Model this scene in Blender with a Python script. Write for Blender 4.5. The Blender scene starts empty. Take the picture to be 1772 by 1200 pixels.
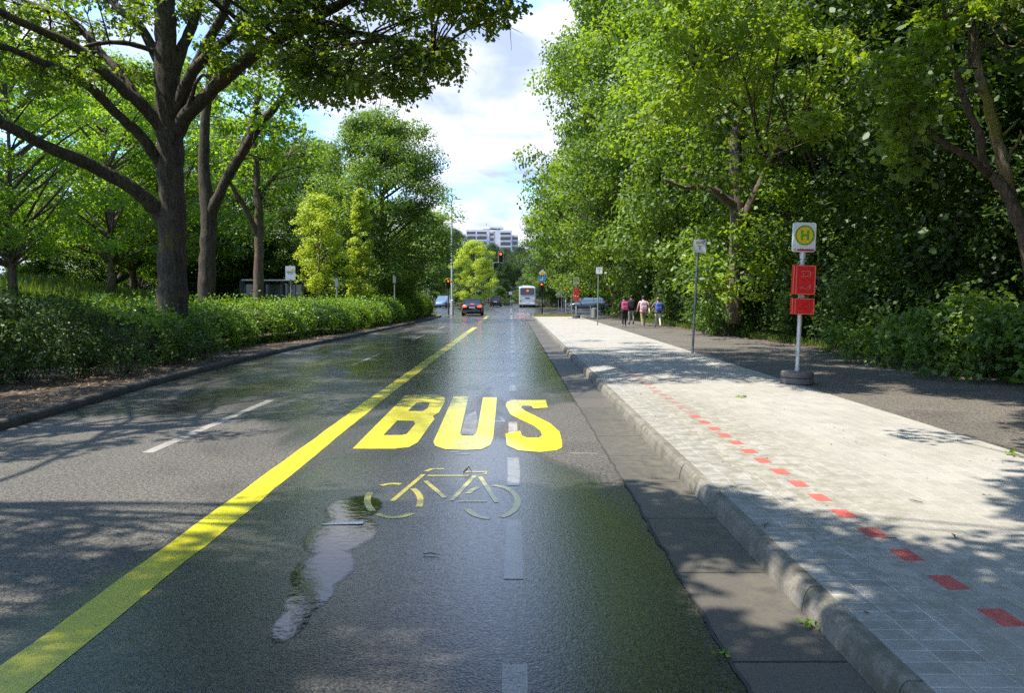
import bpy, bmesh, math, random
import numpy as np
from mathutils import Vector, Matrix, geometry
R = math.radians
random.seed(7)
S = bpy.context.scene
COL = S.collection

# ------------------------------------------------------------------ camera
F = 1280.0; CX, CY = 886.0, 600.0; PITCH = math.atan(88 / F); HC = 1.75
cd = bpy.data.cameras.new('camera'); cam = bpy.data.objects.new('camera', cd); COL.objects.link(cam)
cd.sensor_width = 36; cd.lens = 36 * F / 1772; cd.clip_start = 0.05; cd.clip_end = 3000
cam.location = (0, 0, HC); cam.rotation_euler = (math.pi / 2 - PITCH, 0, 0)
S.camera = cam
# ------------------------------------------------------------------ sun and sky
SUN_EL, SUN_AZ = R(61), R(12)      # azimuth: how far behind the left hand side the sun stands
SUN_DIR = Vector((-math.cos(SUN_EL) * math.cos(SUN_AZ), -math.cos(SUN_EL) * math.sin(SUN_AZ), math.sin(SUN_EL)))
sl = bpy.data.lights.new('sun', 'SUN'); sl.energy = 5.0; sl.angle = R(0.55); sl.color = (1, 0.925, 0.80)
so = bpy.data.objects.new('sun', sl); COL.objects.link(so)
so.rotation_euler = SUN_DIR.to_track_quat('Z', 'Y').to_euler()
W = bpy.data.worlds.new('World'); S.world = W; W.use_nodes = True
nt = W.node_tree; nt.nodes.clear()
def N(t, ty, **kw):
    n = t.nodes.new(ty)
    for k, v in kw.items():
        if k in n.inputs.keys(): n.inputs[k].default_value = v
        else: setattr(n, k, v)
    return n
wo = N(nt, 'ShaderNodeOutputWorld'); bg = N(nt, 'ShaderNodeBackground', Strength=0.13)
sky = N(nt, 'ShaderNodeTexSky', sky_type='NISHITA', sun_disc=False, sun_elevation=SUN_EL,
        sun_rotation=math.atan2(SUN_DIR.x, SUN_DIR.y) % (2 * math.pi), air_density=1.0, dust_density=0.6, ozone_density=1.6)
tc = N(nt, 'ShaderNodeTexCoord'); sep = N(nt, 'ShaderNodeSeparateXYZ')
nt.links.new(tc.outputs['Generated'], sep.inputs[0])
# project the direction on a cloud layer: (x, y) / (z + .12)
za = N(nt, 'ShaderNodeMath', operation='MAXIMUM'); nt.links.new(sep.outputs[2], za.inputs[0]); za.inputs[1].default_value = 0.0
zb = N(nt, 'ShaderNodeMath', operation='ADD'); nt.links.new(za.outputs[0], zb.inputs[0]); zb.inputs[1].default_value = 0.22
dx = N(nt, 'ShaderNodeMath', operation='DIVIDE'); nt.links.new(sep.outputs[0], dx.inputs[0]); nt.links.new(zb.outputs[0], dx.inputs[1])
dy = N(nt, 'ShaderNodeMath', operation='DIVIDE'); nt.links.new(sep.outputs[1], dy.inputs[0]); nt.links.new(zb.outputs[0], dy.inputs[1])
cb = N(nt, 'ShaderNodeCombineXYZ'); nt.links.new(dx.outputs[0], cb.inputs[0]); nt.links.new(dy.outputs[0], cb.inputs[1]); cb.inputs[2].default_value = 3.3
n1 = N(nt, 'ShaderNodeTexNoise', Scale=1.7, Detail=7.0, Roughness=0.55, Distortion=0.25); nt.links.new(cb.outputs[0], n1.inputs['Vector'])
r1 = N(nt, 'ShaderNodeValToRGB'); nt.links.new(n1.outputs[0], r1.inputs[0])
r1.color_ramp.elements[0].position = 0.41; r1.color_ramp.elements[1].position = 0.52
n2 = N(nt, 'ShaderNodeTexNoise', Scale=3.1, Detail=6.0, Roughness=0.5, Distortion=0.3)
mp = N(nt, 'ShaderNodeVectorMath', operation='ADD'); mp.inputs[1].default_value = (4.1, 1.7, 0.6)
nt.links.new(cb.outputs[0], mp.inputs[0]); nt.links.new(mp.outputs[0], n2.inputs['Vector'])
r2 = N(nt, 'ShaderNodeValToRGB'); nt.links.new(n2.outputs[0], r2.inputs[0])
r2.color_ramp.elements[0].position = 0.36; r2.color_ramp.elements[0].color = (2.6, 3.15, 4.5, 1)
r2.color_ramp.elements[1].position = 0.62; r2.color_ramp.elements[1].color = (5.6, 5.75, 6.1, 1)
tint = N(nt, 'ShaderNodeMix', data_type='RGBA', blend_type='MULTIPLY'); tint.inputs[0].default_value = 1
nt.links.new(sky.outputs[0], tint.inputs[6]); tint.inputs[7].default_value = (1.05, 1.6, 2.2, 1)
hi = N(nt, 'ShaderNodeMapRange'); nt.links.new(sep.outputs[2], hi.inputs[0]); hi.inputs[1].default_value = 0.32; hi.inputs[2].default_value = 0.62; hi.inputs[3].default_value = 1.0; hi.inputs[4].default_value = 0.35
lo_ = N(nt, 'ShaderNodeMapRange'); nt.links.new(sep.outputs[2], lo_.inputs[0]); lo_.inputs[1].default_value = 0.10; lo_.inputs[2].default_value = 0.16; lo_.inputs[3].default_value = 1.0; lo_.inputs[4].default_value = 0.0
cm = N(nt, 'ShaderNodeMath', operation='MULTIPLY'); nt.links.new(r1.outputs[0], cm.inputs[0]); nt.links.new(hi.outputs[0], cm.inputs[1])
cm2 = N(nt, 'ShaderNodeMath', operation='MAXIMUM'); nt.links.new(cm.outputs[0], cm2.inputs[0]); nt.links.new(lo_.outputs[0], cm2.inputs[1])
mx = N(nt, 'ShaderNodeMix', data_type='RGBA'); nt.links.new(cm2.outputs[0], mx.inputs[0])
nt.links.new(tint.outputs[2], mx.inputs[6]); nt.links.new(r2.outputs[0], mx.inputs[7])
nt.links.new(mx.outputs[2], bg.inputs[0]); nt.links.new(bg.outputs[0], wo.inputs[0])
S.view_settings.view_transform = 'Standard'; S.view_settings.look = 'None'
S.view_settings.exposure = 0.9; S.view_settings.gamma = 1
cy = S.cycles
cy.max_bounces = 6; cy.diffuse_bounces = 3; cy.glossy_bounces = 3; cy.transmission_bounces = 4; cy.transparent_max_bounces = 6
cy.caustics_reflective = False; cy.caustics_refractive = False; cy.sample_clamp_indirect = 6
cy.use_denoising = False
try: cy.denoiser = 'OPENIMAGEDENOISE'
except Exception: pass

# ------------------------------------------------------------------ helpers
CP, SP_ = math.cos(PITCH), math.sin(PITCH)
def ray(px, py):
    u, v = (px - CX) / F, (CY - py) / F
    return Vector((u, CP + v * SP_, -SP_ + v * CP))
def at(px, py, d):                       # point of the place seen at that pixel, d metres ahead
    r = ray(px, py); return Vector((0, 0, HC)) + r * (d / r.y)
def gr(px, py, z=0.0):                   # point of a level surface at height z
    r = ray(px, py); return Vector((0, 0, HC)) + r * ((z - HC) / r.z)
def to_px(p):
    x, y, z = p[0], p[1], p[2] - HC
    f = y * CP - z * SP_; u = y * SP_ + z * CP
    return (CX + F * x / f, CY - F * u / f) if f > 0.1 else (-9999, -9999)

def link(o, parent=None):
    COL.objects.link(o)
    if parent is not None: o.parent = parent
    return o
def tag(o, label=None, cat=None, group=None, kind=None):
    if label: o['label'] = label
    if cat: o['category'] = cat
    if group: o['group'] = group
    if kind: o['kind'] = kind
    return o
def empty(name, loc, rz=0, label=None, cat=None, group=None):
    o = bpy.data.objects.new(name, None); o.location = loc; o.rotation_euler = (0, 0, rz)
    o.empty_display_size = 0.3
    return tag(link(o), label, cat, group)
def children(o): return [c for c in bpy.data.objects if c.parent == o]
KIDS = {}
def copy_tree(o, parent=None, kids=None):
    c = o.copy(); COL.objects.link(c); c.parent = parent
    k = KIDS.setdefault(o.name, children(o))
    for ch in k: copy_tree(ch, c)
    return c

class MB:
    def __init__(s): s.v = []; s.f = []; s.m = []; s.cur = 0
    def add(s, vs, fs):
        b = len(s.v); s.v += [tuple(p) for p in vs]; s.f += [tuple(b + i for i in f) for f in fs]; s.m += [s.cur] * len(fs); return s
    def box(s, c, size, rz=0, rx=0):
        M = Matrix.Translation(Vector(c)) @ Matrix.Rotation(rz, 4, 'Z') @ Matrix.Rotation(rx, 4, 'X')
        h = [q / 2 for q in size]
        vs = [M @ Vector((a * h[0], b * h[1], d * h[2])) for a in (-1, 1) for b in (-1, 1) for d in (-1, 1)]
        return s.add(vs, [(0, 1, 3, 2), (4, 6, 7, 5), (0, 4, 5, 1), (2, 3, 7, 6), (0, 2, 6, 4), (1, 5, 7, 3)])
    def tube(s, pts, rads, n=8, caps=True):
        pts = [Vector(p) for p in pts]; rings = []
        if not hasattr(rads, '__len__'): rads = [rads] * len(pts)
        up = Vector((0.31, 0.12, 1)).normalized(); ref = None
        for i, p in enumerate(pts):
            d = (pts[min(i + 1, len(pts) - 1)] - pts[max(i - 1, 0)])
            if d.length < 1e-6: d = Vector((0, 0, 1))
            d.normalize()
            if ref is None:
                ref = d.cross(Vector((1, 0.2, 0)) if abs(d.z) > .7 else Vector((0, 0, 1))).normalized()
            ref = (ref - d * ref.dot(d)).normalized(); b = d.cross(ref)
            rings.append([p + (ref * math.cos(2 * math.pi * k / n) + b * math.sin(2 * math.pi * k / n)) * rads[i] for k in range(n)])
        vs = [q for r in rings for q in r]; fs = []
        for i in range(len(pts) - 1):
            for k in range(n):
                a = i * n + k; b2 = i * n + (k + 1) % n
                fs.append((a, b2, b2 + n, a + n))
        if caps: fs.append(tuple(range(n))[::-1]); fs.append(tuple((len(pts) - 1) * n + k for k in range(n)))
        return s.add(vs, fs)
    def lathe(s, c, prof, n=20, axis='Z'):
        vs = []; fs = []
        for (r, z) in prof:
            for k in range(n):
                a = 2 * math.pi * k / n; q = (r * math.cos(a), r * math.sin(a), z)
                if axis == 'Y': q = (q[0], q[2], q[1])
                if axis == 'X': q = (q[2], q[0], q[1])
                vs.append((c[0] + q[0], c[1] + q[1], c[2] + q[2]))
        for i in range(len(prof) - 1):
            for k in range(n):
                a = i * n + k; b = i * n + (k + 1) % n; fs.append((a, b, b + n, a + n))
        fs.append(tuple(range(n))[::-1]); fs.append(tuple((len(prof) - 1) * n + k for k in range(n)))
        return s.add(vs, fs)
    def loft(s, secs, close=True, caps=True):
        n = len(secs[0]); vs = [p for q in secs for p in q]; fs = []
        for i in range(len(secs) - 1):
            for k in range(n if close else n - 1):
                a = i * n + k; b = i * n + (k + 1) % n; fs.append((a, b, b + n, a + n))
        if caps: fs.append(tuple(range(n))[::-1]); fs.append(tuple((len(secs) - 1) * n + k for k in range(n)))
        return s.add(vs, fs)
    def quad(s, a, b, c, d): return s.add([a, b, c, d], [(0, 1, 2, 3)])
    def poly(s, loops, z=None):
        L = [[Vector((p[0], p[1], z if z is not None else p[2])) for p in l] for l in loops]
        tris = geometry.tessellate_polygon(L); vs = [p for l in L for p in l]; out = []
        for t in tris:
            a, b, c = [vs[i] for i in t]
            out.append(t if (b - a).cross(c - a).z > 0 else t[::-1])
        return s.add(vs, out)
    def build(s, name, mat, parent=None, smooth=False, bevel=0, seg=2):
        me = bpy.data.meshes.new(name); me.from_pydata(s.v, [], s.f)
        for m in (mat if isinstance(mat, (list, tuple)) else [mat]): me.materials.append(m)
        if isinstance(mat, (list, tuple)): me.polygons.foreach_set('material_index', s.m)
        bm = bmesh.new(); bm.from_mesh(me)
        if name not in ('road_marking',): bmesh.ops.recalc_face_normals(bm, faces=bm.faces)
        if bevel: bmesh.ops.bevel(bm, geom=[e for e in bm.edges if e.calc_face_angle(0) > 0.6], offset=bevel, segments=seg, affect='EDGES', profile=0.5)
        bm.to_mesh(me); bm.free()
        if smooth: me.polygons.foreach_set('use_smooth', [True] * len(me.polygons))
        me.update()
        return link(bpy.data.objects.new(name, me), parent)

# ------------------------------------------------------------------ materials
MATS = {}
def pmat(name, col, rough=0.6, metal=0.0, bump=0.0, bscale=60, var=0.0, vscale=6, emit=None, spec=0.5, coat=0):
    m = bpy.data.materials.new(name); m.use_nodes = True; t = m.node_tree; b = t.nodes['Principled BSDF']
    b.inputs['Roughness'].default_value = rough; b.inputs['Metallic'].default_value = metal
    b.inputs['Specular IOR Level'].default_value = spec; b.inputs['Coat Weight'].default_value = coat
    b.inputs['Base Color'].default_value = (*col, 1)
    c = N(t, 'ShaderNodeTexCoord')
    if var:
        n = N(t, 'ShaderNodeTexNoise', Scale=vscale, Detail=5.0, Roughness=0.6); t.links.new(c.outputs['Object'], n.inputs['Vector'])
        r = N(t, 'ShaderNodeValToRGB'); t.links.new(n.outputs[0], r.inputs[0])
        r.color_ramp.elements[0].position = 0.3; r.color_ramp.elements[1].position = 0.7
        r.color_ramp.elements[0].color = (*[q * (1 - var) for q in col], 1); r.color_ramp.elements[1].color = (*[q * (1 + var) for q in col], 1)
        t.links.new(r.outputs[0], b.inputs['Base Color'])
    if bump:
        n = N(t, 'ShaderNodeTexNoise', Scale=bscale, Detail=4.0); t.links.new(c.outputs['Object'], n.inputs['Vector'])
        bp = N(t, 'ShaderNodeBump', Strength=1.0, Distance=bump); t.links.new(n.outputs[0], bp.inputs['Height']); t.links.new(bp.outputs[0], b.inputs['Normal'])
    if emit:
        b.inputs['Emission Color'].default_value = (*emit[0], 1); b.inputs['Emission Strength'].default_value = emit[1]
    MATS[name] = m; return m

def nmath(t, op, a, b=None, c=None, clamp=False):
    n = N(t, 'ShaderNodeMath', operation=op); n.use_clamp = clamp
    for i, q in enumerate((a, b, c)):
        if q is None: continue
        if isinstance(q, (int, float)): n.inputs[i].default_value = q
        else: t.links.new(q, n.inputs[i])
    return n.outputs[0]
def nramp(t, fac, p0, p1, c0=(0, 0, 0, 1), c1=(1, 1, 1, 1)):
    r = N(t, 'ShaderNodeValToRGB'); t.links.new(fac, r.inputs[0]); e = r.color_ramp.elements
    e[0].position = p0; e[1].position = p1; e[0].color = c0; e[1].color = c1; return r.outputs[0]
def nmix(t, fac, a, b, blend='MIX'):
    n = N(t, 'ShaderNodeMix', data_type='RGBA', blend_type=blend)
    for i, q in ((0, fac), (6, a), (7, b)):
        if isinstance(q, (int, float, tuple)): n.inputs[i].default_value = q
        else: t.links.new(q, n.inputs[i])
    return n.outputs[2]
def noise(t, vec, scale, detail=4, rough=0.55, dist=0.0):
    n = N(t, 'ShaderNodeTexNoise', Scale=scale, Detail=float(detail), Roughness=rough, Distortion=dist); t.links.new(vec, n.inputs['Vector']); return n.outputs[0]
def blob(t, sx, sy, x, y, rx, ry):       # 1 at (x, y), falling to 0 at the ellipse: a wet or worn place on the ground
    a = nmath(t, 'POWER', nmath(t, 'DIVIDE', nmath(t, 'SUBTRACT', sx, x), rx), 2.0)
    b = nmath(t, 'POWER', nmath(t, 'DIVIDE', nmath(t, 'SUBTRACT', sy, y), ry), 2.0)
    return nmath(t, 'SUBTRACT', 1.0, nmath(t, 'ADD', a, b), clamp=True)
def geo(t):
    g = N(t, 'ShaderNodeNewGeometry'); s = N(t, 'ShaderNodeSeparateXYZ'); t.links.new(g.outputs['Position'], s.inputs[0])
    return g.outputs['Position'], s.outputs[0], s.outputs[1]
def newmat(name):
    m = bpy.data.materials.new(name); m.use_nodes = True; MATS[name] = m
    return m, m.node_tree, m.node_tree.nodes['Principled BSDF']

def wetness(t, pos, x, y):
    """how wet the carriageway is at a point, 0 dry to 1 standing water"""
    mp_ = N(t, 'ShaderNodeMapping'); mp_.inputs['Scale'].default_value = (1.0, 0.28, 1); t.links.new(pos, mp_.inputs[0])
    big = noise(t, mp_.outputs[0], 0.9, 5, 0.6, 0.6)
    base = nmath(t, 'ADD', nmath(t, 'MULTIPLY', nmath(t, 'SUBTRACT', big, 0.5), 1.5), 0.56)
    damp = nmath(t, 'MULTIPLY', blob(t, x, y, -0.35, 4.5, 2.3, 4.6), 1.0)           # the wet lane in front
    damp2 = nmath(t, 'MULTIPLY', blob(t, x, y, -0.6, 25.0, 4.6, 12.5), 0.75)
    dry = nmath(t, 'MULTIPLY', blob(t, x, y, -5.0, 6.5, 3.0, 4.5), 1.6)             # the dry side by the left kerb
    dry3 = nmath(t, 'MULTIPLY', blob(t, x, y, 0.95, 4.5, 0.80, 6.0), 0.52)
    dry2 = nmath(t, 'MULTIPLY', blob(t, x, y, 1.1, 9.6, 1.3, 2.6), 1.3)
    w = nmath(t, 'ADD', base, nmath(t, 'ADD', damp, damp2))
    return nmath(t, 'SUBTRACT', nmath(t, 'SUBTRACT', nmath(t, 'MINIMUM', w, 1.15), nmath(t, 'ADD', dry, dry3)), dry2, clamp=True)

def asphalt(name, tone=(0.043, 0.0445, 0.047), wet=True):
    m, t, b = newmat(name); pos, x, y = geo(t)
    g1 = nmath(t, 'ADD', nmath(t, 'MULTIPLY', noise(t, pos, 75, 3, 0.75), 0.6), nmath(t, 'MULTIPLY', noise(t, pos, 28, 3, 0.8), 0.4)); g2 = noise(t, pos, 1.3, 5, 0.6); vo = N(t, 'ShaderNodeTexVoronoi', Scale=85.0); t.links.new(pos, vo.inputs['Vector'])
    dryc = nmix(t, g2, (tone[0] * 1.75, tone[1] * 1.65, tone[2] * 1.5, 1), (tone[0] * 2.5, tone[1] * 2.35, tone[2] * 2.1, 1))
    spk = nmix(t, nramp(t, g1, 0.42, 0.62), (0.20, 0.20, 0.20, 1), (2.4, 2.3, 2.12, 1))
    dryc = nmix(t, 1.0, dryc, spk, 'MULTIPLY')
    stain = nramp(t, noise(t, pos, 0.45, 4, 0.55, 1.2), 0.3, 0.5, (0.62, 0.62, 0.64, 1), (1, 1, 1, 1))
    dryc = nmix(t, 1.0, dryc, stain, 'MULTIPLY')
    if wet:
        w = wetness(t, pos, x, y)
        wetc = nmix(t, 1.0, dryc, (0.40, 0.42, 0.46, 1), 'MULTIPLY')
        t.links.new(nmix(t, nramp(t, w, 0.2, 0.6), dryc, wetc), b.inputs['Base Color'])
        puddle = nramp(t, nmath(t, 'ADD', nmath(t, 'ADD', w, nmath(t, 'MULTIPLY', nmath(t, 'SUBTRACT', noise(t, pos, 3.0, 4, 0.6), 0.5), 0.9)),
                       nmath(t, 'ADD', nmath(t, 'MULTIPLY', blob(t, x, y, -1.5, 4.9, 0.75, 2.6), 0.85), nmath(t, 'MULTIPLY', blob(t, x, y, 0.5, 16.5, 1.8, 4.5), 0.3))), 1.05, 1.35)
        ro = nmath(t, 'MULTIPLY_ADD', nramp(t, w, 0.2, 0.75), -0.44, 0.62)
        ro = nmath(t, 'MULTIPLY_ADD', puddle, -0.1, ro)
        t.links.new(ro, b.inputs['Roughness'])
        bd = nmath(t, 'MULTIPLY_ADD', puddle, -0.0006, nmath(t, 'MULTIPLY_ADD', nramp(t, w, 0.2, 0.7), -0.0006, 0.0022))
        film = nmath(t, 'ADD', nmath(t, 'MULTIPLY', noise(t, pos, 62, 3, 0.8), 0.55), nmath(t, 'MULTIPLY', noise(t, pos, 23, 3, 0.7), 0.45))
        film = nmath(t, 'MAXIMUM', nramp(t, film, 0.44, 0.57, (0.42, 0.42, 0.42, 1)), puddle)
        t.links.new(nmath(t, 'MULTIPLY', nramp(t, w, 0.25, 0.7), film), b.inputs['Coat Weight']); b.inputs['Coat IOR'].default_value = 1.45
        t.links.new(nmath(t, 'MULTIPLY_ADD', puddle, -0.09, 0.13), b.inputs['Coat Roughness'])
        cbp = N(t, 'ShaderNodeBump', Strength=1.0); cbp.inputs['Distance'].default_value = 0.0026
        t.links.new(nmath(t, 'MULTIPLY', noise(t, pos, 48, 3, 0.65), nmath(t, 'MULTIPLY_ADD', puddle, -0.75, 1.0)), cbp.inputs['Height']); t.links.new(cbp.outputs[0], b.inputs['Coat Normal'])
        b.inputs['Specular IOR Level'].default_value = 0.35
    else:
        t.links.new(dryc, b.inputs['Base Color']); b.inputs['Roughness'].default_value = 0.85; bd = None
    h = nmath(t, 'ADD', nmath(t, 'MULTIPLY', vo.outputs['Distance'], 0.7), nmath(t, 'MULTIPLY', noise(t, pos, 40, 3), 1.4))
    bp = N(t, 'ShaderNodeBump', Strength=0.8, Distance=0.003); t.links.new(h, bp.inputs['Height']); t.links.new(bp.outputs[0], b.inputs['Normal'])
    if bd is not None: t.links.new(bd, bp.inputs['Distance'])
    return m
asphalt('asphalt'); asphalt('path_asphalt', (0.048, 0.047, 0.047), False)

def road_paint(name, col, wear=0.45, wscale=5, faded=None, keep=1.0):
    """paint that lets the asphalt show where it is worn; wetter where the road is wet"""
    m, t, b = newmat(name); pos, x, y = geo(t)
    w = wetness(t, pos, x, y)
    n = noise(t, pos, wscale, 6, 0.7); g = noise(t, pos, 70, 3, 0.7)
    c = nmix(t, nramp(t, g, 0.25, 0.6), (col[0] * .66, col[1] * .66, col[2] * .66, 1), (*col, 1))
    c = nmix(t, 1.0, c, nramp(t, noise(t, pos, 1.1, 6, 0.65, .8), 0.32, 0.58, (0.70, 0.70, 0.70, 1), (1.03, 1.03, 1.03, 1)), 'MULTIPLY')
    c = nmix(t, nramp(t, nmath(t, 'ADD', nmath(t, 'MULTIPLY', n, 0.6), nmath(t, 'MULTIPLY', g, 0.4)), wear - 0.06, wear + 0.05), (0.07, 0.07, 0.07, 1), c)
    b_ = nmix(t, nramp(t, w, 0.35, 0.8), c, nmix(t, 1.0, c, (0.62, 0.64, 0.66, 1), 'MULTIPLY'))
    t.links.new(b_, b.inputs['Base Color'])
    t.links.new(nmath(t, 'MULTIPLY_ADD', nramp(t, w, 0.2, 0.7), -0.3, 0.6), b.inputs['Roughness'])
    t.links.new(nmath(t, 'MULTIPLY', nramp(t, w, 0.25, 0.7), 0.9), b.inputs['Coat Weight']); b.inputs['Coat IOR'].default_value = 1.38; b.inputs['Coat Roughness'].default_value = 0.15
    cbp = N(t, 'ShaderNodeBump', Strength=1.0); cbp.inputs['Distance'].default_value = 0.002; t.links.new(noise(t, pos, 48, 3, 0.65), cbp.inputs['Height']); t.links.new(cbp.outputs[0], b.inputs['Coat Normal'])
    vo = N(t, 'ShaderNodeTexVoronoi', Scale=110.0); t.links.new(pos, vo.inputs['Vector'])
    bp = N(t, 'ShaderNodeBump', Strength=0.7, Distance=0.0006); t.links.new(vo.outputs['Distance'], bp.inputs['Height']); t.links.new(bp.outputs[0], b.inputs['Normal'])
    return m
road_paint('yellow_paint', (0.78, 0.71, 0.015), 0.385, 9); road_paint('old_yellow', (0.78, 0.66, 0.07), 0.41, 12)
road_paint('white_paint', (0.36, 0.34, 0.31), 0.445); road_paint('old_white', (0.24, 0.225, 0.21), 0.48, 6)
road_paint('red_surface', (0.30, 0.13, 0.12), 0.45)

def brick_mat(name, c1, c2, mortar, bw, rh, off=0.5, swap=True, msize=0.006, rough=0.85, grime=True):
    m, t, b = newmat(name); pos, x, y = geo(t)
    cb_ = N(t, 'ShaderNodeCombineXYZ')
    t.links.new(y if swap else x, cb_.inputs[0]); t.links.new(x if swap else y, cb_.inputs[1])
    br = N(t, 'ShaderNodeTexBrick', offset=off); br.inputs['Scale'].default_value = 1.0
    br.inputs['Brick Width'].default_value = bw; br.inputs['Row Height'].default_value = rh
    br.inputs['Mortar Size'].default_value = msize; br.inputs['Mortar Smooth'].default_value = 0.3; br.inputs['Bias'].default_value = 0.0
    br.inputs['Color1'].default_value = (*c1, 1); br.inputs['Color2'].default_value = (*c2, 1); br.inputs['Mortar'].default_value = (*mortar, 1)
    t.links.new(cb_.outputs[0], br.inputs['Vector'])
    c = br.outputs['Color']
    if grime:
        s1 = nramp(t, noise(t, pos, 0.7, 6, 0.65, 0.4), 0.30, 0.62, (0.87, 0.86, 0.83, 1), (1.04, 1.04, 1.04, 1))
        c = nmix(t, 1.0, c, s1, 'MULTIPLY')
        s2 = nramp(t, noise(t, pos, 38, 4, 0.7), 0.3, 0.7, (0.86, 0.86, 0.85, 1), (1.1, 1.1, 1.1, 1))
        c = nmix(t, 1.0, c, s2, 'MULTIPLY')
        # mossy damp band near the kerb
        moss = nmath(t, 'MULTIPLY', blob(t, x, y, 2.2, 8.0, 1.3, 7.0), nramp(t, noise(t, pos, 7, 4, 0.7), 0.42, 0.6))
        c = nmix(t, nmath(t, 'MULTIPLY', moss, 0.75), c, (0.16, 0.15, 0.10, 1))
    t.links.new(c, b.inputs['Base Color']); b.inputs['Roughness'].default_value = rough
    bp = N(t, 'ShaderNodeBump', Strength=1.0, Distance=0.003)
    hh = nmath(t, 'ADD', nmath(t, 'MULTIPLY', br.outputs['Fac'], -1.0), nmath(t, 'MULTIPLY', noise(t, pos, 90, 3), 0.35))
    t.links.new(hh, bp.inputs['Height']); t.links.new(bp.outputs[0], b.inputs['Normal'])
    return m
brick_mat('pavers', (0.345, 0.332, 0.30), (0.29, 0.28, 0.258), (0.44, 0.41, 0.36), 0.22, 0.155)
brick_mat('border_pavers', (0.33, 0.325, 0.31), (0.25, 0.25, 0.245), (0.48, 0.45, 0.39), 0.105, 0.21, 0.0)
brick_mat('gutter_slabs', (0.105, 0.094, 0.085), (0.078, 0.073, 0.068), (0.02, 0.02, 0.02), 1.14, 5.0, 0.0, True, 0.012, 0.6)

def speck_mat(name, c0, c1, scale=30, rough=0.9, bump=0.006, big=1.2, moss=None):
    m, t, b = newmat(name); pos, x, y = geo(t)
    c = nmix(t, nramp(t, noise(t, pos, scale, 5, 0.7), 0.3, 0.7), (*c0, 1), (*c1, 1))
    s = nramp(t, noise(t, pos, big, 5, 0.6, 0.5), 0.3, 0.65, (0.6, 0.6, 0.58, 1), (1.1, 1.1, 1.1, 1))
    c = nmix(t, 1.0, c, s, 'MULTIPLY')
    if moss: c = nmix(t, nramp(t, noise(t, pos, 4, 5, 0.7), 0.48, 0.62), c, (*moss, 1))
    t.links.new(c, b.inputs['Base Color']); b.inputs['Roughness'].default_value = rough; b.inputs['Specular IOR Level'].default_value = 0.3
    bp = N(t, 'ShaderNodeBump', Strength=1.0, Distance=bump); t.links.new(noise(t, pos, scale * 1.5, 4), bp.inputs['Height']); t.links.new(bp.outputs[0], b.inputs['Normal'])
    return m
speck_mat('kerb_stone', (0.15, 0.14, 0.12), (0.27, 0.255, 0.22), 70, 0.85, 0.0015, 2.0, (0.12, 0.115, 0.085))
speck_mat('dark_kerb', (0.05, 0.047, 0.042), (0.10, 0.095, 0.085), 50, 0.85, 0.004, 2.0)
speck_mat('soil', (0.035, 0.026, 0.018), (0.15, 0.115, 0.085), 22, 0.95, 0.02, 1.5)
speck_mat('forest_floor', (0.035, 0.028, 0.016), (0.10, 0.075, 0.045), 18, 0.95, 0.03, 0.8, (0.03, 0.055, 0.015))
speck_mat('meadow', (0.05, 0.09, 0.018), (0.10, 0.15, 0.035), 6, 0.95, 0.03, 0.5)
speck_mat('dry_grass_soil', (0.13, 0.12, 0.055), (0.24, 0.205, 0.12), 12, 0.95, 0.02, 0.8, (0.10, 0.14, 0.03))
def bark_mat(name, c0, c1, moss=(0.09, 0.10, 0.025), mf=0.62):
    m, t, b = newmat(name); tc_ = N(t, 'ShaderNodeTexCoord'); mp_ = N(t, 'ShaderNodeMapping'); mp_.inputs['Scale'].default_value = (1, 1, 0.22)
    t.links.new(tc_.outputs['Object'], mp_.inputs[0])
    n = noise(t, mp_.outputs[0], 14, 5, 0.7, 0.6)
    c = nmix(t, nramp(t, n, 0.32, 0.68), (*c0, 1), (*c1, 1))
    c = nmix(t, nramp(t, noise(t, tc_.outputs['Object'], 1.3, 5, 0.65), mf - 0.06, mf + 0.08), c, (*moss, 1))
    t.links.new(c, b.inputs['Base Color']); b.inputs['Roughness'].default_value = 0.9; b.inputs['Specular IOR Level'].default_value = 0.25
    bp = N(t, 'ShaderNodeBump', Strength=1.0, Distance=0.035); t.links.new(n, bp.inputs['Height']); t.links.new(bp.outputs[0], b.inputs['Normal'])
    return m
bark_mat('oak_bark', (0.028, 0.022, 0.018), (0.12, 0.10, 0.08), (0.12, 0.105, 0.03))
bark_mat('brown_bark', (0.06, 0.045, 0.035), (0.20, 0.155, 0.12))
bark_mat('pale_bark', (0.13, 0.10, 0.07), (0.34, 0.27, 0.19), (0.24, 0.22, 0.05), 0.5)

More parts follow.
